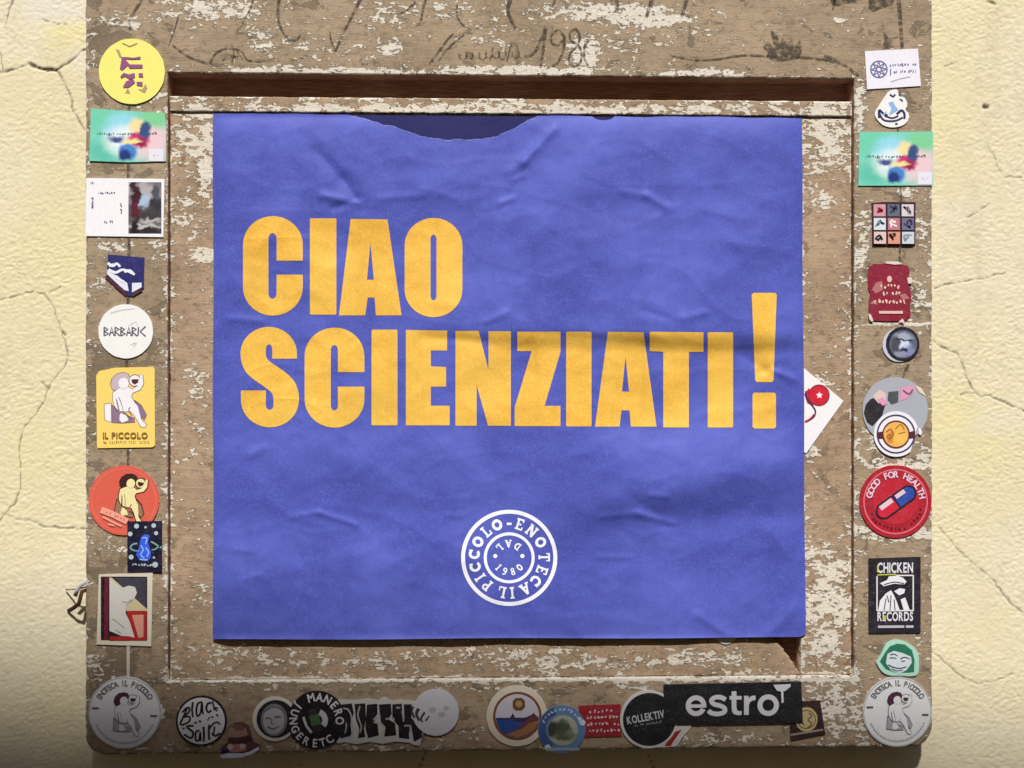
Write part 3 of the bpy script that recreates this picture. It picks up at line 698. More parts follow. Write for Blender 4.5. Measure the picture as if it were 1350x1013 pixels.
# the round stamp, slab-serif strokes
def slab_glyph(ch):
    T = .2; o = []
    hbar = lambda x0, x1, y: o.append(rect(x0, y-T*.38, x1, y+T*.38)); vbar = lambda x, y0=0, y1=1: o.append(rect(x-T/2, y0, x+T/2, y1))
    if ch == 'E': vbar(.2); hbar(.02, .72, .07); hbar(.2, .55, .5); hbar(.02, .75, .93); o.append(rect(.6, 0, .72, .3)); o.append(rect(.63, .7, .75, 1)); w_ = .76
    elif ch == 'N': vbar(.17); vbar(.77); o.append(rib([(.17, .05), (.77, .95)], .24)); hbar(0, .35, .06); hbar(0, .36, .94); hbar(.58, .95, .06); w_ = .95
    elif ch in 'O0': o.append(ring(.42, .5, .5, .24, 20)); o[-1] = ([(x if ch == 'O' else .42+(x-.42)*.72, y) for x, y in o[-1][0]], o[-1][1]); w_ = .88
    elif ch == 'T': vbar(.4); hbar(0, .8, .08); hbar(.2, .6, .94); o.append(rect(0, 0, .12, .33)); o.append(rect(.68, 0, .8, .33)); w_ = .8
    elif ch == 'C': o.append(ring(.46, .5, .5, .25, 20, 42, 318)); o.append(rect(.72, .02, .84, .36)); w_ = .86
    elif ch == 'A': o.append(rib([(.45, 0), (.12, .95)], .17)); o.append(rib([(.42, 0), (.76, .95)], .24)); hbar(.25, .65, .66); hbar(-.05, .3, .94); hbar(.55, .95, .94); w_ = .9
    elif ch == 'I': vbar(.24); hbar(.04, .44, .06); hbar(.04, .44, .94); w_ = .48
    elif ch == 'L': vbar(.22); hbar(.02, .42, .06); hbar(.02, .74, .93); o.append(rect(.62, .62, .74, 1)); w_ = .74
    elif ch == 'P': vbar(.2); hbar(.02, .4, .94); o.append(ring(.42, .28, .28, .1, 16, -90, 90)); hbar(.02, .45, .07); hbar(.2, .45, .5); w_ = .72
    elif ch == 'D': vbar(.2); o.append(ring(.36, .5, .5, .27, 18, -90, 90)); hbar(.02, .38, .07); hbar(.02, .38, .93); w_ = .86
    elif ch == '1': vbar(.3); hbar(.1, .5, .94); o.append(rib([(.3, .06), (.08, .24)], .14)); w_ = .55
    elif ch == '9': o.append(ring(.36, .3, .3, .13, 16)); o.append(stroke([(.58, .3), (.56, .62), (.42, .88), (.15, .95)], .18)); w_ = .68
    elif ch == '8': o.append(ring(.36, .27, .27, .12, 16)); o.append(ring(.36, .72, .3, .12, 16)); w_ = .72
    return [xf(p, -w_/2, -.5) for p in o]
SX, SY = 671.3, 735.7
stamp = [ring(SX, SY, 58.2, 63.4, 90), ring(SX, SY, 29.6, 33.6, 64)]
on_bag('stamp_ring', stamp, M['white_print'])
for ch, a in zip('ENOTECAILPICCOLO', (17.5, 40, 64, 89, 110.5, 131, 152.5, 175, 191.5, 219, 236, 255, 276, 297.5, 319, 340)):
    on_bag('stamp_letter', [xf(p, SX+46.3*math.sin(R(a)), SY-46.3*math.cos(R(a)), 13.6, 15, a) for p in slab_glyph(ch)], M['white_print'])
for ch, a in list(zip('DAL', (36, -3, -42)))+list(zip('1980', (229, 199, 165, 132))):
    r_ = 18.6
    on_bag('stamp_letter', [xf(p, SX+r_*math.sin(R(a)), SY-r_*math.cos(R(a)), 9, 9.8, a+180) for p in slab_glyph(ch)], M['white_print'])
on_bag('stamp_dot', [rect(SX-3.2, SY-46.4, SX+3.2, SY-43.2)], M['white_print'])
for dx in (-18.4, 17.4): on_bag('stamp_dot', [disc(SX+dx, SY-2.4, 2.8, 12)], M['white_print'])

# ------------------------------------------------------------------ stickers
THK = .0005
class Sticker:
    def __init__(s, name, label, cx, cy, outline, mat, lift=0, cat='sticker', Y=0.0, group=None, base='face'):
        """outline in absolute photograph pixels; lift = how many sheets lie below"""
        s.o = (cx, cy); s.Y = Y-.0010-lift*.0006
        s.k = (P(cx+10, cy, s.Y).x-P(cx-10, cy, s.Y).x)/20
        s.lv = 0
        rnd = random.Random(int(cx*13+cy))
        pts = [((x-cx)*s.k, -(y-cy)*s.k) for x, y in outline]; n = len(pts)
        fv, ff = poly(outline); v = [(x, -THK, z) for x, z in pts]+[(x, .0019+lift*.0006, z) for x, z in pts]
        f = [tuple(q) for q in ff]+[(i, (i+1) % n, n+(i+1) % n, n+i) for i in range(n)]
        s.root = mesh_obj(name, v, f, mat); s.root.location = P(cx, cy, s.Y)
        tag(s.root, label, cat, group)
    def add(s, name, pieces, mat):
        s.lv += 1
        if isinstance(pieces, tuple): pieces = [pieces]
        s.last = flat_mesh(name, pieces, mat, s.root, s.o, s.k, -THK-.00013*s.lv); return s
W_, K_ = (238, 237, 234), (26, 24, 28)
white, black = ink(W_), ink(K_)
grey_tx = ink((120, 118, 120))
def rsticker(label, cx, cy, r, mat, lift=0, name='round_sticker', **kw):
    rnd = random.Random(int(cx)); return Sticker(name, label, cx, cy, [(cx+(r+rnd.uniform(-.25, .25))*math.cos(2*math.pi*i/56), cy+(r+rnd.uniform(-.25, .25))*math.sin(2*math.pi*i/56)) for i in range(56)], mat, lift, **kw)
def marks(x0, y0, x1, y1, n, h, seed=0):
    """unreadably small print: rows of tiny letter-like ticks"""
    r_ = random.Random(seed); o = []; L_ = math.hypot(x1-x0, y1-y0); a = math.degrees(math.atan2(y1-y0, x1-x0))
    for i in range(n):
        t_ = (i+.5)/n; w_ = L_/n*r_.uniform(.8, 1.25)
        if r_.random() < .08: continue
        cx, cy = x0+(x1-x0)*t_, y0+(y1-y0)*t_
        k = r_.random()
        ps = []                                   # worn specks of ink, too small in the photograph to be read
        for _ in range(r_.choice((2, 2, 3))):
            bw, bh = w_*r_.uniform(.3, .75), h*r_.uniform(.3, .7); x_, y_ = r_.uniform(-.2, .2)*w_, r_.uniform(-.26, .26)*h
            ps.append(poly([(x_+bw/2*math.cos(q)*r_.uniform(.75, 1.15), y_+bh/2*math.sin(q)*r_.uniform(.75, 1.15)) for q in np.linspace(0, 2*math.pi, 8)[:-1]]))
        o += [xf(p, cx, cy, 1, 1, a) for p in ps]
    return o
# --- a seated figure raising a glass, drawn simply (local units: the yellow card's zoomed pixels)
FIG = dict(
 hair=[(212,255),(228,195),(268,152),(338,130),(398,145),(416,190),(396,232),(330,268),(300,302),(250,322),(224,300)],
 body=[(236,345),(298,300),(306,225),(345,195),(390,215),(398,285),(442,310),(496,278),(528,205),(520,150),(552,160),(562,250),(530,312),(442,352),(432,392),(460,440),(500,492),(540,640),(592,690),(576,722),(534,712),(470,600),(424,545),(370,550),(310,545),(282,430),(266,402),(292,540),(252,486),(236,420)],
 drum=[(146,472),(216,462),(218,662),(152,642)], foot=[(310,560),(378,590),(402,642),(332,672),(306,640)],
 shade=[(226,480),(300,560),(400,600),(462,622),(470,662),(330,672),(230,668)], shade2=[(464,430),(540,490),(592,590),(572,642),(522,590),(500,490)],
 wine=[(434,202),(512,200),(505,232),(470,256),(440,236)])
def figure(stk, cx, cy, k, body, hair, shade, outline=None, lw=9, drum=True, rot=0, wine=(90, 30, 40)):
    T = lambda key: [((x-370)*k, (y-430)*k) for x, y in FIG[key]]
    def q(pieces): return [xf(p, cx, cy, 1, 1, rot) for p in pieces]
    if outline:
        keys = ['hair', 'body', 'shade', 'shade2']+(['drum'] if drum else [])
        stk.add('figure_outline', q([rib(T(ky)+T(ky)[:2], lw*k*2) for ky in keys]+[rib(circ(100*k, -215*k, 62*k, 20)+circ(100*k, -215*k, 62*k, 20)[:2], lw*k*1.5)]), ink(outline))
    stk.add('figure_shade', q([poly(T('shade')), poly(T('shade2'))]), ink(shade))
    stk.add('figure_body', q([poly(T('body')), poly(T('foot'))]+([poly(T('drum'))] if drum else [])+[disc(100*k, -215*k, 58*k, 18)]), ink(body))
    stk.add('figure_hair', q([poly(T('hair'))]), ink(hair))
    stk.add('figure_face', q([disc(-20*k, -185*k, 55*k, 16, 60*k)]), ink(body))
    stk.add('wine', q([poly(T('wine'))]), ink(wine))
    stk.add('figure_lines', q([stroke([((x-370)*k, (y-430)*k) for x, y in p], 9*k, 6*k) for p in [[(300,395),(330,470),(345,540)], [(420,500),(405,535),(440,590)], [(300,560),(360,560),(430,620)]]]), ink(shade))

# left column ------------------------------------------------------
s = rsticker('round pale yellow sticker with purple blackletter word turned sideways', 174, 94.5, 43.5, ink((240, 234, 122)))
Zy = lambda p: [(110+x/5.625, 40+y/5.625) for x, y in p]
for q in [poly(Zy([(240,140),(268,150),(285,200),(268,205)])), poly(Zy([(310,470),(330,430),(350,472)])), poly(Zy([(405,440),(440,440),(460,400),(475,430),(455,468)])), rib(Zy([(290,95),(345,120),(400,95)]), 1.2)]: s.add('lettering_shadow', [q], ink((176, 152, 118)))
s.add('lettering', [poly(Zy(p)) for p in [[(272,200),(330,200),(370,205),(425,195),(425,215),(370,218),(300,215)], [(272,290),(285,210),(310,215),(345,255),(440,255),(440,282),(345,285),(330,262),(290,300)], [(275,345),(300,318),(340,330),(382,318),(385,350),(345,368),(310,345),(280,360)], [(410,322),(442,318),(445,350),(412,348)], [(295,420),(320,380),(372,365),(385,390),(340,425),(300,430)], [(395,385),(440,385),(440,418),(398,412)]]], ink((146, 78, 130)))
GB = [(-28,-20,24,16,(110,205,170),.6),(-6,-10,24,20,(150,215,235),.5),(-30,20,22,14,(96,192,170),.6),(0,6,28,20,(225,240,240),.45),(32,6,22,26,(232,200,206),.6),(34,-24,18,12,(126,206,150),.5),(12,-14,10,9,(240,220,160),.5),(14,4,13,10,(205,50,110),.35),(22,-8,7,11,(52,80,130),.35),(18,8,7,7,(150,20,80),.4),(0,20,12,11,(70,130,200),.35),(-4,25,8,7,(32,52,120),.4),(-14,4,10,4,(70,80,140),.5),(6,6,12,3,(240,225,150),.5)]
for (cx, cy, pts, lab, t_) in [(168.5,180,[(120,143.5),(217,149),(218,156),(219,170),(219,213),(168,214.5),(118,213)], 'green watercolour card with pink and blue splashes under the round yellow sticker', 'l'), (1181.5,210,[(1133,175.5),(1230,174),(1230.5,244),(1131.5,245)], 'green watercolour card with pink and blue splashes under the water drop sticker', 'r')]:
    s = Sticker('card_sticker', lab, cx, cy, pts, blobs('watercolour_print_'+t_, (122, 208, 186), GB), group='green watercolour cards')
    s.add('lettering', marks(cx-41, cy-3, cx-17, cy-3, 8, 4.6, 31)+marks(cx-15, cy-3, cx+10, cy-3.5, 7, 2.6, 32)+marks(cx+26, cy-4, cx+41, cy-5, 6, 3.6, 33), ink((72, 92, 92)))
    s.add('paper_tag', [rect(cx+28, cy+16.5, cx+47, cy+33)], ink((228, 226, 238)))
    s.add('tag_print', marks(cx+33, cy+25, cx+41, cy+25, 4, 3, 5), ink((190, 186, 196)))
s = Sticker('card_sticker', 'white card with a dark photograph on its right half', 165, 274, [(114,235),(217,235.5),(215.5,313),(113,312)], ink((240, 238, 242)))
s.add('photo', [rect(169.5, 240, 213, 308.5)], blobs('street_photo_print', (92, 86, 92), [(-2,-28,14,10,(196,180,182),.5),(26,-20,20,14,(176,170,172),.5),(20,-8,12,7,(170,190,215),.5),(32,12,16,10,(60,56,60),.5),(14,-8,6,26,(52,22,32),.35),(12,-30,4,5,(60,30,36),.3),(14,0,6,12,(90,30,48),.4),(40,-6,8,10,(50,50,54),.4),(22,24,26,3,(190,186,186),.5),(28,30,22,4,(40,38,42),.5),(34,17,14,3,(180,176,176),.5),(12,26,6,10,(30,26,30),.4),(40,-22,5,10,(80,80,90),.4)], noise_amt=.9))
s.add('small_print', marks(129, 254.5, 152, 254.5, 8, 3.6, 1)+marks(122, 276, 122, 260, 6, 3.6, 2)+marks(160, 268, 160, 282, 6, 3.2, 3)+marks(137, 293, 152, 293, 6, 3.6, 4)+marks(119, 241, 125, 241, 3, 3, 8), ink((70, 64, 112)))
s = Sticker('shield_sticker', 'dark navy sticker with a pointed lower edge and white script', 166, 362, [(142.5,335.5),(190.5,339.5),(189.5,380),(179,386),(172,391.5),(167,390),(141,364)], ink((36, 38, 104)))
Zs = lambda p: [(105+x/3.975, 225+y/3.975) for x, y in p]
s.add('lower_band', [poly(Zs([(145,520),(250,590),(258,632),(236,628),(145,545)])), poly(Zs([(275,590),(325,588),(326,612),(275,640)]))], ink((225, 228, 240)))
s.add('lower_rim', [rib(Zs([(140,552),(190,600),(246,652)]), 5), rib(Zs([(326,622),(300,640),(272,655)]), 4.5)], ink((72, 34, 58)))
s.add('lettering', [stroke(Zs(p), 3.8, 3) for p in [[(148,485),(175,500),(195,488),(214,505)], [(152,520),(190,535),(230,520),(290,545)], [(235,530),(265,525),(285,545)], [(190,555),(215,575),(235,585)], [(155,500),(180,492)]]], ink((232, 234, 244)))
s = rsticker('round white sticker lettered BARBARIC in thin spiky capitals', 166, 437, 36, white)
s.add('smudge', [stroke([(146,413),(160,409),(178,407)], 2.4, 1.2), stroke([(170,430),(180,425),(183,440)], 1.4, 1), stroke([(172,455),(180,452),(176,458)], 1.4)], ink((205, 204, 206)))
bx = 137.5
lett = dict(B=[[(0,0),(0,10)],[(0,0),(5,2.5),(0,5)],[(0,5),(6,7.5),(0,10)]], A=[[(0,10),(3,0),(6,10)],[(1,6.5),(5.5,6)]], R=[[(0,0),(0,10)],[(0,0),(5.5,2.5),(0,5),(6,10)]], I=[[(1,0),(0,10)]], C=[[(7,-1),(0,5),(7,10.5)]])
ps = []
for ch, x in zip('BARBARIC', (137.5, 144.5, 152, 159.5, 167, 174.5, 182, 185)):
    ps += [rib([(x+a*1.02, 431.5+b*1.15) for a, b in l_], 1.7) for l_ in lett[ch]]
s.add('lettering', ps, ink((86, 86, 104)))
s = Sticker('card_sticker', 'yellow card with a white seated figure drinking above the words IL PICCOLO', 165.5, 537.5, [(127,495),(131,489),(140,487),(152,484.5),(202,483.5),(204,487),(204.5,588),(201,590.5),(129,591.5),(128,588)], ink((244, 212, 110)))
figure(s, 120+370/8.1, 475+430/8.1, 1/8.1, (240, 236, 240), (196, 180, 186), (140, 112, 142), (128, 92, 96), 7)
s.add('lettering', txt('IL PICCOLO', 165.5, 574.5, 7.6, 59, True)+marks(136, 583, 197, 582.5, 22, 2.6, 5), ink((142, 112, 48)))
s = rsticker('round coral red sticker with a cream seated figure, dark card overlapping it', 163.5, 660, 46.5, ink((216, 92, 74)))
s.add('border_ring', [ring(163.5, 660, 41.5, 43, 50)], ink((226, 110, 90)))
Zo = lambda p: [(110+x/6.33, 605+y/6.33) for x, y in p]
figure(s, 170.5, 656.5, .104, (236, 224, 164), (58, 26, 26), (150, 112, 84), (60, 26, 26), 13, False, 13, (58, 20, 28))
s.add('lettering_band', [rib(Zo([(150,425),(250,465),(370,525)]), 8.5), rib(Zo([(165,485),(240,525),(320,565)]), 2.6), rib(Zo([(210,545),(260,560)]), 2.5)], ink((236, 160, 140)))
s.add('band_print', marks(*Zo([(190,438)])[0], *Zo([(350,512)])[0], 7, 4, 3), ink((216, 112, 92)))
s = Sticker('card_sticker', 'small black card with a glowing blue shape and pale doodles', 190.5, 720.5, [(168,687),(213.5,687),(213.5,754.5),(168,754)], ink((22, 18, 44)), 1.3)
Zd = lambda p: [(110+x/6.33, 605+y/6.33) for x, y in p]
s.add('blue_shape', [poly(Zd([(465,740),(480,660),(510,628),(555,640),(540,700),(565,780),(560,830),(515,858),(470,845),(440,800)]))], ink((52, 92, 225)))
s.add('light_shape', [stroke(Zd(p), 1.5) for p in [[(490,660),(530,660),(520,710)], [(480,720),(500,760),(480,800),(510,830)], [(520,740),(545,780),(530,820)], [(470,840),(540,845)]]], ink((150, 190, 250)))
s.add('doodles', [stroke(Zd(p), 2.2, 1.5) for p in [[(450,705),(410,715),(395,745),(425,765),(465,768)], [(565,690),(600,710),(625,730),(600,755),(570,760)], [(640,745),(656,730)]]], ink((120, 170, 160)))
s.add('doodle_spots', [disc(*Zd([(x, y)])[0], r_, 8) for x, y, r_ in [(445,560,3.4),(588,555,3.2),(392,625,3.2),(608,620,2.8),(400,820,3.4),(600,885,4),(590,825,1.6),(520,570,1.6)]]+marks(173, 744, 205, 746, 8, 4, 6), ink((176, 196, 204)))
s = Sticker('card_sticker', 'cream bordered card with a pale draped shape over black and red', 164.5, 803.5, [(130.5,757),(201.5,755),(199.5,853),(127.5,850)], ink((222, 212, 190)))
Zr = lambda p: [(110+x/3.973, 745+y/3.973) for x, y in p]
s.add('backdrop', [quad(*Zr([(92,58),(335,60),(335,398),(92,395)]))], ink((26, 22, 30)))
s.add('red_stripe', [quad(*Zr([(112,62),(132,62),(130,393),(108,393)]))], ink((110, 24, 44)))
s.add('grey_corner', [poly(Zr([(160,64),(330,66),(332,230),(280,185),(210,120)]))], ink((62, 58, 72)))
s.add('cream_wedge', [poly(Zr([(138,62),(150,64),(335,232),(335,244),(220,240),(138,230)]))], ink((206, 192, 152)))
s.add('red_block', [quad(*Zr([(228,240),(332,240),(332,396),(138,396),(138,375),(250,375)]))], ink((170, 34, 34)))
s.add('pink_block', [quad(*Zr([(255,262),(316,260),(316,378),(290,384)]))], ink((212, 150, 128)))
s.add('draped_shape', [poly(Zr([(138,66),(170,95),(205,118),(240,106),(272,114),(282,145),(268,175),(225,210),(222,250),(245,300),(270,382),(240,374),(200,372),(150,350),(138,345)]))], ink((212, 208, 200)))
s.add('drapery_lines', [stroke(Zr(p), 1.2) for p in [[(150,280),(180,300),(215,330)], [(205,190),(230,195),(255,180)], [(170,340),(200,360)]]], ink((150, 144, 140)))
for (cx, cy, r_, lab) in [(164.5, 940, 48, 'round grey white ENOTECA IL PICCOLO sticker below the draped shape card'), (1183, 938.5, 45.5, 'round grey white ENOTECA IL PICCOLO sticker under the green haired face')]:
    s = rsticker(lab, cx, cy, r_, ink((226, 228, 230)), 0, group='round enoteca stickers')
    k = r_/48
    s.add('border_ring', [ring(cx, cy, (r_-1.6), (r_-.5), 56)], ink((170, 168, 170)))
    s.add('lettering', arctxt('ENOTECA IL PICCOLO', cx, cy, 39.5*k, 7.5*k, -57, 57, True, wide=.82), ink((104, 100, 104)))
    s.add('small_print', [p for a in range(-66, 70, 6) for p in [xf(rect(-1.3, -1.1, 1.3, 1.1), cx+40*k*math.sin(R(180+a)), cy-40*k*math.cos(R(180+a)), 1, 1, a)]], ink((176, 174, 176)))
    s.add('dash', [rect(cx-43*k, cy-8*k, cx-34*k, cy-5.5*k), rect(cx+34*k, cy+3*k, cx+43*k, cy+5.5*k)], ink((96, 90, 98)))
    figure(s, cx, cy+1.5*k, .096*k, (226, 228, 230), (74, 38, 60), (168, 160, 170), (104, 80, 98), 7, False, 4, (74, 38, 60))
# bottom row -------------------------------------------------------
s = rsticker('round white sticker with black rim and hand drawn black lettering', 265.5, 950.5, 33.5, ink((28, 25, 28)))
s.add('white_disc', [disc(265.5, 950.5, 31, 48)], ink((222, 220, 224)))
Zj = lambda p: [(225+x/7.94, 895+y/7.94) for x, y in p]
s.add('lettering', [stroke(Zj(p), a, b, 5) for p, a, b in [
    ([(120,350),(170,310),(110,450),(100,480)], 2.6, 2.6), ([(150,310),(195,300),(190,350),(135,395),(200,395),(190,450),(110,485)], 2.6, 2.4), ([(235,240),(225,320),(235,400)], 3, 2.4),
    ([(330,240),(285,260),(270,340),(285,390),(315,350),(330,250),(335,350),(350,365)], 2.6, 2.4), ([(430,250),(390,260),(375,310),(395,350),(430,330)], 3, 2.6), ([(440,230),(460,330)], 2.4, 2.2), ([(500,310),(455,300),(490,340)], 2.2, 2),
    ([(240,490),(170,500),(235,560),(215,620),(140,580)], 3, 2.6), ([(305,540),(265,560),(265,640),(300,640),(310,560),(315,650)], 2.6, 2.4), ([(345,500),(350,590),(345,660)], 3, 2.6), ([(405,480),(400,560),(405,640)], 3, 2.6), ([(400,530),(450,470),(490,455),(520,480)], 2.4, 2.2), ([(430,570),(470,600),(520,570)], 2.6, 2.4), ([(460,500),(450,600)], 2.2, 2)]], ink((34, 32, 38)))
s.add('small_lettering', marks(*Zj([(110,530)])[0], *Zj([(510,370)])[0], 9, 5, 4), ink((84, 82, 96)))
s = Sticker('cutout_sticker', 'cut out sticker of a brown capped head above a white scroll', 316, 975, [(291,993),(292,984),(300,980),(302,958),(309,953),(320,952),(328,957),(331,967),(334,978),(343,983),(342,990),(326,998),(292,999.5)], ink((92, 64, 60)), .4)
Zc = lambda p: [(225+x/7.94, 895+y/7.94) for x, y in p]
s.add('cap', [poly(Zc([(600,580),(615,515),(650,480),(720,480),(790,520),(808,590),(700,612),(605,610)]))], ink((164, 128, 114)))
s.add('cap_shade', [poly(Zc([(640,500),(700,470),(780,500),(760,540),(690,545)]))], ink((120, 84, 76)))
s.add('brim', [poly(Zc([(605,622),(720,626),(835,600),(850,640),(800,668),(700,672),(612,655)]))], ink((74, 36, 38)))
s.add('collar', [poly(Zc([(600,690),(730,680),(800,690),(790,750),(690,770),(610,760)]))], ink((184, 132, 122)))
s.add('badge', [disc(*Zc([(752, 705)])[0], 3.6, 12), disc(*Zc([(625, 710)])[0], 4, 12)], ink((206, 190, 190)))
s.add('blue_patch', [poly(Zc([(530,740),(600,735),(625,765),(540,780)]))], ink((36, 34, 84)))
s.add('scroll', [poly(Zc([(520,795),(610,775),(760,780),(830,760),(925,708),(930,742),(850,790),(760,820),(640,828),(530,828)]))], ink((226, 230, 244)))
s = rsticker('round dark badge with a grey smiling face inside a cream ring', 362.5, 948, 29.5, ink((212, 206, 194)), .2)
s.add('dark_disc', [disc(363.5, 948, 25.2, 40)], ink((28, 26, 34)))
s.add('face', [disc(361.5, 949, 17.5, 36, 21.5)], ink((120, 118, 122)))
s.add('face_light', [disc(361, 949.5, 14, 36, 18.5)], ink((170, 168, 172)))
s.add('features', [stroke([(350,947.5),(354,946.5),(358,948)], 2.6, 1.5), stroke([(362,945.5),(367,945),(371,946)], 3, 2), stroke([(359,948),(357.5,953),(361,954.5)], 1.4), stroke([(353,958),(360,961),(368,957.5)], 2.4, 1.6), stroke([(349,938),(360,932),(373,936)], 2, 1.4)], ink((96, 94, 100)))
s = rsticker('round black sticker with MANERO lettering around a green centre', 417.5, 949.5, 38.5, ink((24, 22, 26)), 1.2)
s.add('lettering', arctxt('MANERO', 417.5, 949.5, 30.5, 10.5, -14, 92, True, wide=.85)+arctxt('ETC', 417.5, 949.5, 30.5, 10.5, 184, 146, True, True, .85)+arctxt('JUNGER', 417.5, 949.5, 30.5, 10, 310, 206, True, True, .9), ink((214, 212, 214)))
s.add('centre', [poly([(407,944),(420,940.5),(424,955),(411,957.5)])], ink((66, 98, 66)))
s.add('half_disc', [ring(417.5, 949.5, 15, 7.5, 20, -70, 40), rib([(400,945),(404,957),(411,966)], 3.4)], ink((196, 196, 200)))
s.add('centre_dark', [poly([(407,935),(416,934),(419,940),(408,943)]), poly([(412,959),(423,956),(426,964),(415,966)])], ink((54, 46, 50)))
tagp = [(438,926),(446,922.5),(470,923),(486,921),(498,924),(504,920),(510,919.5),(515,924),(528,923),(546,925),(560,930),(562,955),(559,964),(556,975),(553,984),(543,982),(540,979.5),(520,978),(505,981),(488,978),(470,981),(455,978),(446,980),(437,972)]
s = Sticker('cutout_sticker', 'black graffiti lettering sticker with a pale cut outline', 500, 950, tagp, ink((196, 194, 190)), .6)
Zg = lambda p: [(375+x/5.625, 895+y/5.625) for x, y in p]
s.add('graffiti', [poly(Zg(p)) for p in [[(400,190),(500,180),(515,250),(490,330),(500,420),(420,440),(400,380)], [(520,185),(600,180),(605,300),(590,370),(600,430),(545,440),(555,370),(530,300)], [(612,190),(690,185),(690,260),(660,300),(690,330),(700,420),(620,440),(600,360)], [(700,190),(790,185),(795,260),(770,300),(820,330),(830,420),(740,430),(750,360),(715,320)], [(800,190),(870,185),(880,300),(930,330),(925,450),(850,440),(845,350),(800,300)], [(885,190),(945,190),(940,290),(1025,390),(1020,440),(960,470),(940,350),(890,310)]]], ink((24, 22, 26)))
s.add('graffiti_lines', [stroke(Zg(p), 2.2, 1.6) for p in [[(430,215),(470,225),(495,270),(500,330),(510,380),(490,430)], [(660,300),(690,290),(700,265)], [(660,320),(720,340),(740,380),(720,420)], [(750,300),(800,290),(815,310)], [(830,215),(860,215)], [(875,240),(885,320)], [(890,350),(935,355),(925,420)], [(560,200),(545,270),(570,350),(560,400)], [(440,300),(460,340),(450,400)]]], ink((176, 174, 178)))
s = rsticker('round plain grey sticker covering the end of the graffiti sticker', 574.5, 939.5, 30.5, ink((198, 198, 204)), 1.9)
s.add('smudges', [disc(570, 936, 5, 12, 4), disc(582, 942, 5, 12, 3.5), disc(588, 934, 4, 12, 3)], ink((168, 168, 174)))
s.add('stripes', [stroke([(545,931),(543,938),(547,946)], 2.6), stroke([(552,934),(549,941),(553,950)], 4.4, 3), stroke([(560,939),(555,947),(557,952)], 3, 2), stroke([(566,944),(561,950)], 2)], ink((54, 50, 56)))
s = rsticker('round cream rimmed sticker showing a blue bay under a small sun', 681.5, 944, 40, ink((214, 204, 186)))
cx, cy = 682, 944
s.add('rim_ring', [ring(cx, cy, 32, 28.8, 50)], ink((122, 72, 44)))
s.add('pale_sky', [disc(cx, cy, 28.6, 44)], ink((196, 192, 202)))
def cap_poly(cx, cy, r_, y0, y1):
    a = [(cx+x, y) for y in np.linspace(y0, y1, 14) for x in [math.sqrt(max(0, r_*r_-(y-cy)**2))]]; b = [(2*cx-x, y) for x, y in a[::-1]]
    return poly(a+b)
s.add('sea', [cap_poly(cx, cy, 28.4, 946, 972)], ink((38, 72, 140)))
s.add('headland', [poly([(654,946),(664,948),(672,947),(676,940),(679,946),(690,947),(700,943),(704,940),(708,946),(709,950),(690,952),(672,949.5),(655,949)])], ink((58, 40, 80)))
s.add('beach', [poly([(709.5,950),(709,955),(704,962),(694,969),(684,972),(672,970),(668,968),(688,960),(698,952)])], ink((150, 104, 66)))
s.add('red_shore', [poly([(709,944),(710,949),(698,953),(688,961),(680,962),(692,952),(700,945)])], ink((112, 52, 58)))
s.add('small_sun', [poly(gR(676, 920, 692, 936, 4))], ink((104, 66, 40)))
s.add('sun_core', [disc(684, 928, 4.6, 14)], ink((176, 138, 84)))
s = rsticker('round blue ringed sticker with a grey green centre and flat base', 740.5, 961.5, 31.5, ink((92, 126, 168)), .5)
s.add('centre', [disc(742, 963, 20, 30)], blobs('wreath_centre_print', (164, 166, 150), [(2,-2,12,10,(74,84,62),.4),(-14,0,8,10,(60,62,60),.5),(10,8,12,6,(120,126,110),.4),(2,10,10,6,(88,96,70),.4),(16,-10,5,7,(170,170,150),.4)], noise_amt=1))
s.add('ring_shade', [ring(740.5, 961.5, 30.5, 21, 40, 120, 250)], ink((58, 84, 130)))
s.add('lettering', [xf(m_, 740.5+26*math.sin(R(a)), 961.5-26*math.cos(R(a)), 1, 1, a) for a in range(-66, 70, 12) for m_ in marks(-2.5, 0, 2.5, 0, 1, 5.5, a+90)], ink((176, 194, 216)))
s.add('star', [disc(722, 985, 4.5, 5), disc(768, 953, 4.5, 5), disc(764, 948, 3, 5)], ink((206, 214, 222)))
s.add('base_bar', [rect(720, 985.5, 764, 989.5)], ink((150, 160, 172)))
s = Sticker('card_sticker', 'small crimson card with four lines of pale lettering', 792, 950.5, [(763,930.5),(818,929),(819.5,971),(768,971.5)], ink((150, 34, 46)))
for y_, (a_, b_), n_, q_ in [(938, (776, 808), 6, 11), (946, (772, 816), 9, 12), (955, (773, 817), 9, 13), (963.5, (776, 817), 9, 14)]:
    s.add('lettering', marks(a_, y_, b_, y_-.8, n_, 5.6, q_), ink((214, 186, 186)))
s = rsticker('round black sticker lettered KOLLEKTIV with a pale rim', 855.5, 948.5, 38, ink((206, 204, 200)), .8)
s.add('black_disc', [disc(856, 948.5, 34.8, 50)], ink((26, 27, 33)))
s.add('lettering', txt('KOLLEKTIV', 851, 945.5, 9.5, 50, True, -10), ink((190, 188, 196)))
s.add('small_print', marks(836, 957, 872, 951.5, 14, 3.4, 4), ink((150, 148, 156)))
s = Sticker('scrap_sticker', 'torn red and white striped scrap under the black estro plate', 890, 970, [(880,958),(912,957),(908,963),(899,973),(892,984),(866,985.5),(874,978)], ink((206, 200, 196)), .3)
s.add('red_stripe', [poly([(886,966),(899,962),(890,974),(884,983.5),(876,983.5)])], ink((150, 42, 40)))
s = Sticker('card_sticker', 'dark brown square card with a cream round emblem beside the estro plate', 1064, 949, [(1041,926),(1081,924),(1088,968),(1042,976.5)], ink((52, 34, 32)))
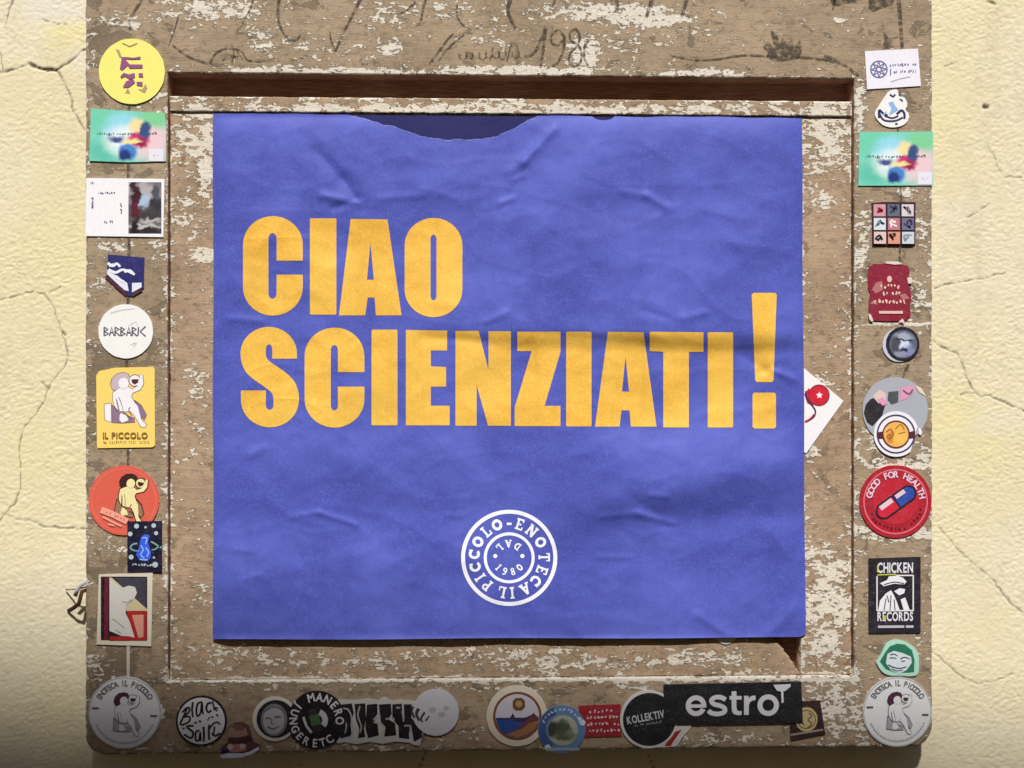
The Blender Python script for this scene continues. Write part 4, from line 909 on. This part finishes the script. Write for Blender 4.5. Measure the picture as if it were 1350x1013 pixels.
s.add('emblem', [disc(1063, 948.5, 14.6, 30, 16)], ink((186, 168, 122)))
s.add('emblem_lines', [ring(1063, 948.5, 12.4, 11.2, 30), stroke([(1066,940),(1070,944),(1065,949),(1070,954),(1064,960)], 1.8), stroke([(1056,950),(1060,956)], 1.8)], ink((104, 84, 58)))
s.add('stripe', [rib([(1042,968.5),(1085,962)], 2.6)], ink((150, 134, 128)))
s = Sticker('plate_sticker', 'long black plate lettered estro in bold pale lower case', 966.5, 927.5, [(875,902.5),(1056.5,900),(1058.5,953.5),(876,955)], ink((26, 26, 32)), 2.4)
ecx, ecy = 917.5, 930
pol = lambda r_, a0, a1, n_: [(ecx+r_*math.cos(R(a)), ecy+r_*math.sin(R(a))) for a in np.linspace(a0, a1, n_)]
est = [poly(pol(13.6, 24, 360, 34)+[(931.1, 932.6), (910.8, 932.6)]+pol(7.2, 158, 24, 12), [pol(7.2, 194.5, 345.5, 14)]),
       stroke([(956.5,922.5),(950,919.2),(942,919.6),(937.6,923.6),(941,928),(949,930.2),(955,933.5),(954.5,938.6),(947,941),(938,939.8),(933.8,936.4)], 6, 6, 5),
       poly([(964.3,911.5),(970.7,911.5),(970.7,917.6),(977.5,917.6),(977.5,922.4),(970.7,922.4),(970.7,933),(971.8,936.6),(974,937.5),(977.5,937.4),(977.5,942.4),(972.5,943),(967.5,941.5),(964.9,938),(964.3,933),(964.3,922.4),(961.5,922.4),(961.5,917.6),(964.3,917.6)]),
       poly([(980.6,917.5),(986.6,917.5),(986.6,921.2),(989,918.6),(992,917.4),(995.8,917.4),(995.8,923.4),(991.5,923.8),(988.4,926),(987,930),(987,942.5),(980.6,942.5)]),
       ring(1012.5, 930, 14.2, 7.6, 40)]
for g in est: s.add('letter', [g], ink((206, 206, 210)))
s.add('glass_mark', [poly([(1019,903.5),(1042,902.5),(1042,906),(1035,911.5),(1032.5,912),(1033,926.5),(1030,927.5),(1029.5,912.5),(1024,911)])], ink((206, 206, 212)))
# right column -----------------------------------------------------
s = Sticker('card_sticker', 'white card with a grey blue globe emblem and two lines of print', 1177, 91, [(1140,68.5),(1210,64.5),(1214,113),(1143,118)], ink((234, 232, 242)))
s.add('globe', [ring(1158.5, 92, 11.6, 9.8, 36)]+[stroke([(1158.5+9.6*math.sin(R(a)), 92-9.6*math.cos(R(a))), (1158.5+3*math.sin(R(a+60)), 92-3*math.cos(R(a+60))), (1158.5+9.6*math.sin(R(a+130)), 92-9.6*math.cos(R(a+130)))], 1.3) for a in range(0, 360, 45)], ink((104, 104, 152)))
s.add('lettering', marks(1172, 86.5, 1208, 84.5, 11, 5, 21)+marks(1177, 95, 1208, 93.5, 11, 4.6, 22)+[rect(1173.2, 91, 1174.4, 99)], ink((112, 110, 160)))
s.add('signature', [stroke([(1174,108),(1186,104),(1200,101)], .9)], ink((190, 188, 202)))
dp = curve([(1176,119),(1183,119),(1185,127),(1192,129),(1196,137),(1193.5,145),(1198,150),(1196,160),(1188,166),(1176,168),(1164,165),(1155,156),(1153.5,149),(1158,141),(1165,130),(1171,122),(1176,119)], 4)[:-1]
s = Sticker('cutout_sticker', 'white water drop shaped sticker with blue and navy drawing', 1176, 146, dp, white)
s.add('navy_drawing', [stroke(p, a, b) for p, a, b in [([(1159,156),(1159,146),(1164,150),(1170,153)], 3.4, 3), ([(1159,150),(1164,158),(1172,160),(1182,159),(1190,155)], 2.6, 2.6), ([(1182,151),(1188,146),(1192,150),(1192,157)], 3.4, 3), ([(1166,153),(1176,156),(1184,153)], 2.4, 2.4), ([(1173,125),(1177,128),(1180,125)], 2.6, 2.2), ([(1186,131),(1190,134)], 2, 2), ([(1180,164),(1183,163)], 2.6, 2.6)]], ink((38, 44, 84)))
s.add('blue_drawing', [poly([(1171,136),(1177,134),(1180,140),(1184,145),(1178,149),(1172,152),(1175,143)]), stroke([(1164,152),(1168,148)], 2)], ink((140, 180, 232)))
s = Sticker('card_sticker', 'dark maroon card with a grid of nine small pictures', 1178, 295.5, [(1149,268.5),(1163,267),(1207,267),(1206.5,323),(1150,324)], ink((56, 26, 38)))
gc = [[(206,150,160),(92,104,124),(214,206,210)],[(214,222,228),(190,120,130),(110,106,138)],[(222,196,190),(220,150,126),(206,212,220)]]
gd = [[(160,50,70),(46,56,80),(150,130,140)],[(120,140,150),(236,226,226),(40,36,66)],[(40,34,40),(90,50,50),(140,150,168)]]
for i in range(3):
    for j in range(3):
        x, y = 1151.5+j*18.4, 270+i*18
        s.add('picture', [rect(x, y, x+15.8, y+15.6)], ink(gc[i][j]))
        rr_ = random.Random(i*3+j)
        s.add('picture_motif', [stroke([(x+rr_.uniform(2, 13), y+rr_.uniform(2, 13)) for _ in range(4)], 3.2, 2) for _ in range(2)], ink(gd[i][j]))
rp = []
rr_ = random.Random(5)
for (a, b) in [((1145,352),(1152,348.5)),((1152,348.5),(1172,349)),((1172,349),(1196,350)),((1196,350),(1199,360)),((1199,360),(1197,372)),((1197,372),(1201,386)),((1201,386),(1200,402)),((1200,402),(1201,416)),((1201,416),(1193,424)),((1193,424),(1170,423)),((1170,423),(1150,422.5)),((1150,422.5),(1145,413)),((1145,413),(1146,395)),((1146,395),(1148,388)),((1148,388),(1144.5,380)),((1144.5,380),(1145,352))]:
    for i in range(3): rp.append((a[0]+(b[0]-a[0])*i/3+rr_.uniform(-.7, .7), a[1]+(b[1]-a[1])*i/3+rr_.uniform(-.7, .7)))
s = Sticker('card_sticker', 'torn dark red square sticker with scuffed pinkish lettering', 1172, 386, rp, ink((136, 26, 52)))
Zt = lambda p: [(1125+x/6.136, 335+y/6.136) for x, y in p]
s.add('scuffs', [poly(Zt([(150,290),(180,235),(230,220),(240,290),(180,320)])), poly(Zt([(370,330),(420,320),(455,360),(400,370)])), poly(Zt([(130,400),(170,370),(200,410)]))], ink((176, 110, 112)))
for (x0, x1, y_, h_, n_, q_) in [(208, 378, 262, 6.2, 6, 41), (205, 380, 322, 6.2, 7, 42), (160, 425, 386, 7, 9, 43)]:
    s.add('lettering', marks(*Zt([(x0, y_)])[0], *Zt([(x1, y_)])[0], n_, h_, q_), ink((230, 190, 172)))
s.add('crest', [disc(*Zt([(290,205)])[0], 3.4, 8, 4.4)], ink((226, 186, 174)))
s.add('underline', [rect(*Zt([(205,460)])[0], *Zt([(398,482)])[0])], ink((226, 186, 174)))
s.add('torn_patch', [poly(Zt([(120,480),(140,490),(160,540),(140,545),(125,520)])), poly(Zt([(258,66),(360,64),(395,85),(330,90),(262,80)])), poly(Zt([(432,195),(470,190),(470,240),(440,240)])), poly(Zt([(360,550),(395,520),(415,555)]))], ink((222, 206, 198)))
s = rsticker('small round pale sticker edge peeking from under the dark face button', 1185.5, 455, 22, ink((196, 198, 212)))
s = rsticker('small round navy button with a blue grey face', 1190, 453.5, 22, ink((30, 28, 44)), 1)
s.add('face', [disc(1190.5, 454, 18.3, 30)], blobs('face_print', (96, 100, 118), [(0,-9,12,6,(160,168,190),.4),(3,2,7,7,(206,216,240),.4),(-10,2,6,12,(74,74,88),.5),(8,9,8,7,(128,136,176),.5),(2,7,5,3.5,(44,40,54),.4),(-3,-5,8,1.6,(36,34,50),.4),(9,-5,5,1.6,(50,50,70),.4),(-4,14,9,5,(140,146,170),.5)], noise_amt=.6))
s = rsticker('round grey collage sticker with pink and black cut paper pieces', 1180, 541, 43, ink((168, 172, 182)))
s.add('black_piece', [poly([(1138.5,545),(1141,534),(1147,527),(1154,524),(1168,530),(1163,548),(1150,562),(1143,557)])], ink((40, 36, 42)))
s.add('pale_piece', [poly([(1150,523),(1160,514),(1168,520),(1167,530),(1158,532)])], ink((220, 196, 190)))
s.add('pink_piece', [poly([(1187,511),(1207,510),(1205,517),(1196,525),(1187,529)]), poly([(1156,527),(1164,524),(1170,533),(1163,535)])], ink((224, 150, 186)))
s.add('dark_piece', [poly([(1171,517),(1184,516),(1184,530),(1175,533),(1170,527)]), stroke([(1190,515),(1198,520),(1203,514)], 2)], ink((76, 80, 84)))
s.add('pale_corner', [poly([(1205,508),(1214,512),(1221,523),(1212,518)])], ink((222, 212, 188)))
s = Sticker('cutout_sticker', 'round white sticker with purple ring around an amber glass', 1182, 573, circ(1181.5, 572.5, 29.5, 50)[7:]+circ(1181.5, 572.5, 29.5, 50)[:1]+[(1214,574),(1215.5,570),(1214,566),(1209,564)], ink((236, 234, 238)), 1)
s.add('purple_ring', [ring(1181, 572.5, 25.6, 23.4, 50)], ink((64, 52, 104)))
s.add('inner_ring', [ring(1181, 573, 18.4, 16.4, 40)], ink((96, 40, 54)))
s.add('amber_disc', [disc(1181, 573, 16.2, 36)], blobs('amber_print', (236, 178, 88), [(-8,4,6,7,(206,130,52),.5),(5,4,9,8,(244,190,96),.5)], noise_amt=.4))
s.add('amber_drawing', [stroke([(1168,570),(1174,566),(1177,574),(1172,579)], 1.6), stroke([(1180,566),(1187,560),(1192,567)], 1.2), stroke([(1184,572),(1193,570)], 1.2), ring(1172, 575.5, 3, 1.9, 14)], ink((150, 96, 44)))
s.add('side_marks', [poly([(1156.5,570),(1164.5,569),(1164.5,578),(1157,578)]), poly([(1197.5,570),(1205.5,568),(1206,577),(1198,578)])], ink((82, 36, 52)))
s = rsticker('round red sticker with a red and blue pill, lettered GOOD FOR HEALTH', 1180.5, 661.5, 47.5, ink((168, 26, 46)))
s.add('border_ring', [ring(1180.5, 661.5, 42.6, 40.8, 56)], ink((222, 110, 118)))
s.add('inner_disc', [disc(1180.5, 661.5, 30, 44)], ink((186, 34, 52)))
s.add('lettering', arctxt('GOOD FOR HEALTH', 1180.5, 661.5, 35.5, 8, -76, 78, True, wide=.92), ink((228, 200, 218)))
s.add('dark_lettering', [xf(m_, 1180.5+35.5*math.sin(R(a)), 661.5-35.5*math.cos(R(a)), 1, 1, a+180) for a in range(108, 254, 9) for m_ in marks(-2.2, 0, 2.2, 0, 1, 6, a)], ink((112, 18, 34)))
def pill(r0): 
    return [(1162+8*math.cos(R(a)), 675+8*math.sin(R(a))) for a in range(50, 231, 20)]+[(1199+8*math.cos(R(a)), 649+8*math.sin(R(a))) for a in range(-130, 56, 20)]
def pill_half(cx, cy, a0, a1, r_, mx, my, sx, sy):
    n_ = (.575*r_, .818*r_)
    return poly([(cx+r_*math.cos(R(a)), cy+r_*math.sin(R(a))) for a in np.linspace(a0, a1, 12)]+[(mx+sx*n_[0], my+sx*n_[1]), (mx-sx*n_[0], my-sx*n_[1])])
s.add('pill_outline', [rib([(1165,673.5),(1197,651)], 22), disc(1165, 673.5, 11, 24), disc(1197, 651, 11, 24)], ink((30, 26, 44)))
s.add('pill_red', [rib([(1165,673.5),(1180.3,662.7)], 17), disc(1165, 673.5, 8.5, 22)], ink((206, 30, 56)))
s.add('pill_blue', [rib([(1182.2,661.4),(1197,651)], 17), disc(1197, 651, 8.5, 22)], ink((44, 72, 158)))
s.add('pill_shine', [rib([(1160,670.5),(1175.6,659.2)], 6.5), rib([(1180.2,655.6),(1192,647.5)], 5.5)], ink((228, 196, 206)))
s = Sticker('card_sticker', 'black card lettered CHICKEN RECORDS with a white hatted figure', 1179, 785, [(1145,737),(1213.5,735),(1213.5,834),(1145,834.5)], ink((34, 30, 40)))
Zk = lambda p: [(1125+x/3.755, 725+y/3.755) for x, y in p]
s.add('lettering', txt('CHICKEN', 1180, 749, 12.5, 47, True), ink((222, 218, 226)))
s.add('lettering', txt('RECORDS', 1180, 812.5, 11, 47, True), ink((222, 218, 226)))
s.add('yellow_bar', [rib(Zk([(118,125),(212,122)]), 1.6), rect(*Zk([(145,325)])[0], *Zk([(160,345)])[0]), rib(Zk([(120,78),(120,112)]), 2)], ink((188, 192, 70)))
s.add('picture_frame', [rib(Zk(p), 1.7) for p in [[(116,130),(116,300)], [(212,128),(298,128)], [(295,128),(295,302)], [(116,300),(296,300)]]], ink((226, 224, 230)))
s.add('hatted_figure', [poly(Zk(p)) for p in [[(130,165),(165,150),(175,132),(215,128),(245,140),(262,158),(250,172),(200,168),(150,180)], [(122,298),(130,250),(160,215),(185,200),(200,225),(215,260),(228,298)], [(200,205),(228,190),(255,195),(250,215),(225,225)], [(232,245),(255,235),(278,298),(248,298)]]], ink((228, 226, 232)))
s.add('figure_shadow', [stroke(Zk(p), 1.3) for p in [[(160,240),(150,298)], [(185,225),(180,298)], [(200,245),(205,298)], [(150,172),(200,160),(250,168)], [(165,225),(175,260)]]], ink((60, 56, 70)))
s.add('small_print', [rect(*Zk([(120,372)])[0], *Zk([(250,384)])[0]), rect(*Zk([(258,372)])[0], *Zk([(296,384)])[0])], ink((190, 186, 192)))
Zf = lambda p: [(1125+x/3.755, 725+y/3.755) for x, y in p]
fo = curve(Zf([(112,555),(140,510),(160,470),(195,448),(240,450),(290,475),(318,510),(325,560),(318,615),(280,625),(240,622),(180,620),(140,600),(112,555)]), 3)[:-1]
s = Sticker('cutout_sticker', 'cut out sticker of a grinning face with green bobbed hair', 1182, 867, fo, ink((176, 220, 200)), .8)
s.add('hair', [poly(Zf([(130,552),(158,505),(180,478),(215,465),(255,470),(290,498),(302,545),(300,605),(270,608),(200,605),(160,590)]))], ink((40, 116, 88)))
s.add('face', [poly(Zf([(160,560),(168,515),(200,500),(245,512),(285,530),(288,560),(262,595),(230,610),(190,598)]))], ink((214, 222, 228)))
s.add('features', [stroke(Zf(p), a, b) for p, a, b in [([(182,520),(200,516),(218,526)], 1.8, 1.2), ([(232,540),(252,532),(278,540)], 1.8, 1.2), ([(178,535),(196,534),(212,538)], 1.6, 1.2), ([(236,552),(256,550)], 1.6, 1.2), ([(172,568),(195,580),(230,586),(262,578)], 1.8, 1.4), ([(188,588),(215,598),(245,594)], 1.4, 1)]], ink((58, 84, 92)))
# behind the bag
s = Sticker('card_sticker', 'white tilted card with a red star disc, half hidden behind the bag', 1050, 540, [(1056,483.5),(1061.5,487.5),(1112,529),(1062.5,597.5),(1040,580),(1028,520)], ink((240, 238, 240)), 0, Y=PY+.0003)
s.add('red_disc', [disc(1079.5, 521.5, 13.4, 28), poly([(1060,520),(1066,512),(1072,520),(1072,536),(1064,532)])], ink((206, 26, 50)))
s.add('disc_ring', [ring(1079.5, 521.5, 14.2, 12.6, 30)], ink((140, 40, 60)))
s.add('star', [poly([(1080+5*(1 if i % 2 == 0 else .45)*math.sin(R(i*36)), 521.5-5*(1 if i % 2 == 0 else .45)*math.cos(R(i*36))) for i in range(10)])], ink((240, 232, 236)))
s.add('navy_arc', [stroke([(1062,516),(1064,526),(1074,540),(1073,549),(1063,556)], 2, 2)], ink((44, 40, 86)))
s.add('red_arc', [stroke([(1061,556),(1068,552),(1073,546)], 2.4, 2)], ink((190, 40, 56)))
s = rsticker('pale round sticker peeking out below the bag\'s lower edge', 957, 835, 14.5, ink((200, 196, 188)), 0, Y=PY+.0003)

# ------------------------------------------------------------------ broken iron clip at the board's left edge
def tube(pts, r, mat, name, parent):
    v = []; f = []; n = 8
    for i, p in enumerate(pts):
        a = Vector(pts[max(0, i-1)]); b = Vector(pts[min(len(pts)-1, i+1)]); d = (b-a).normalized()
        u = d.cross(Vector((0, 1, 0.01))).normalized(); w_ = d.cross(u)
        for j in range(n): v.append(tuple(Vector(p)+u*(r[0]*math.cos(j*2*math.pi/n))+w_*(r[1]*math.sin(j*2*math.pi/n))))
        if i:
            for j in range(n): f.append(((i-1)*n+j, (i-1)*n+(j+1) % n, i*n+(j+1) % n, i*n+j))
    f += [tuple(range(n))[::-1], tuple(range((len(pts)-1)*n, len(pts)*n))]
    return mesh_obj(name, v, f, mat, parent, smooth=True)
hk = empty('iron_clip', P(106, 785, .022), 'small bent rusty iron clip with a pale rag at the left board edge', 'clip')
ho = hk.location
rust = NT('rusty_iron'); n = rust.noise(rust.pos(), 300, 5, .6); rust.out(rust.mix(n, lin((54, 34, 28)), lin((104, 62, 44))), .8, rust.bump(n, .6, .001))
pts = [tuple(P(x, y, yy)-ho) for x, y, yy in [(116,778,.018),(108,780,.016),(106,788,.014),(104,796,.016),(98,801,.022),(90,806,.034)]]
tube(pts, (.0022, .0011), rust.m, 'strap', hk)
pts = [tuple(P(x, y, yy)-ho) for x, y, yy in [(118,773,.014),(106,776,.016),(96,777,.02),(87,777.5,.033)]]
tube(pts, (.0008, .0008), ink((150, 142, 138), .5), 'pin', hk)
pts = [tuple(P(x, y, yy)-ho) for x, y, yy in [(118,760,.012),(112,768,.011),(106,772,.013),(102,778,.015),(99,786,.018)]]
tube(pts, (.0022, .0010), ink((206, 204, 208), .8), 'rag', hk)
print('objects', len(bpy.data.objects))
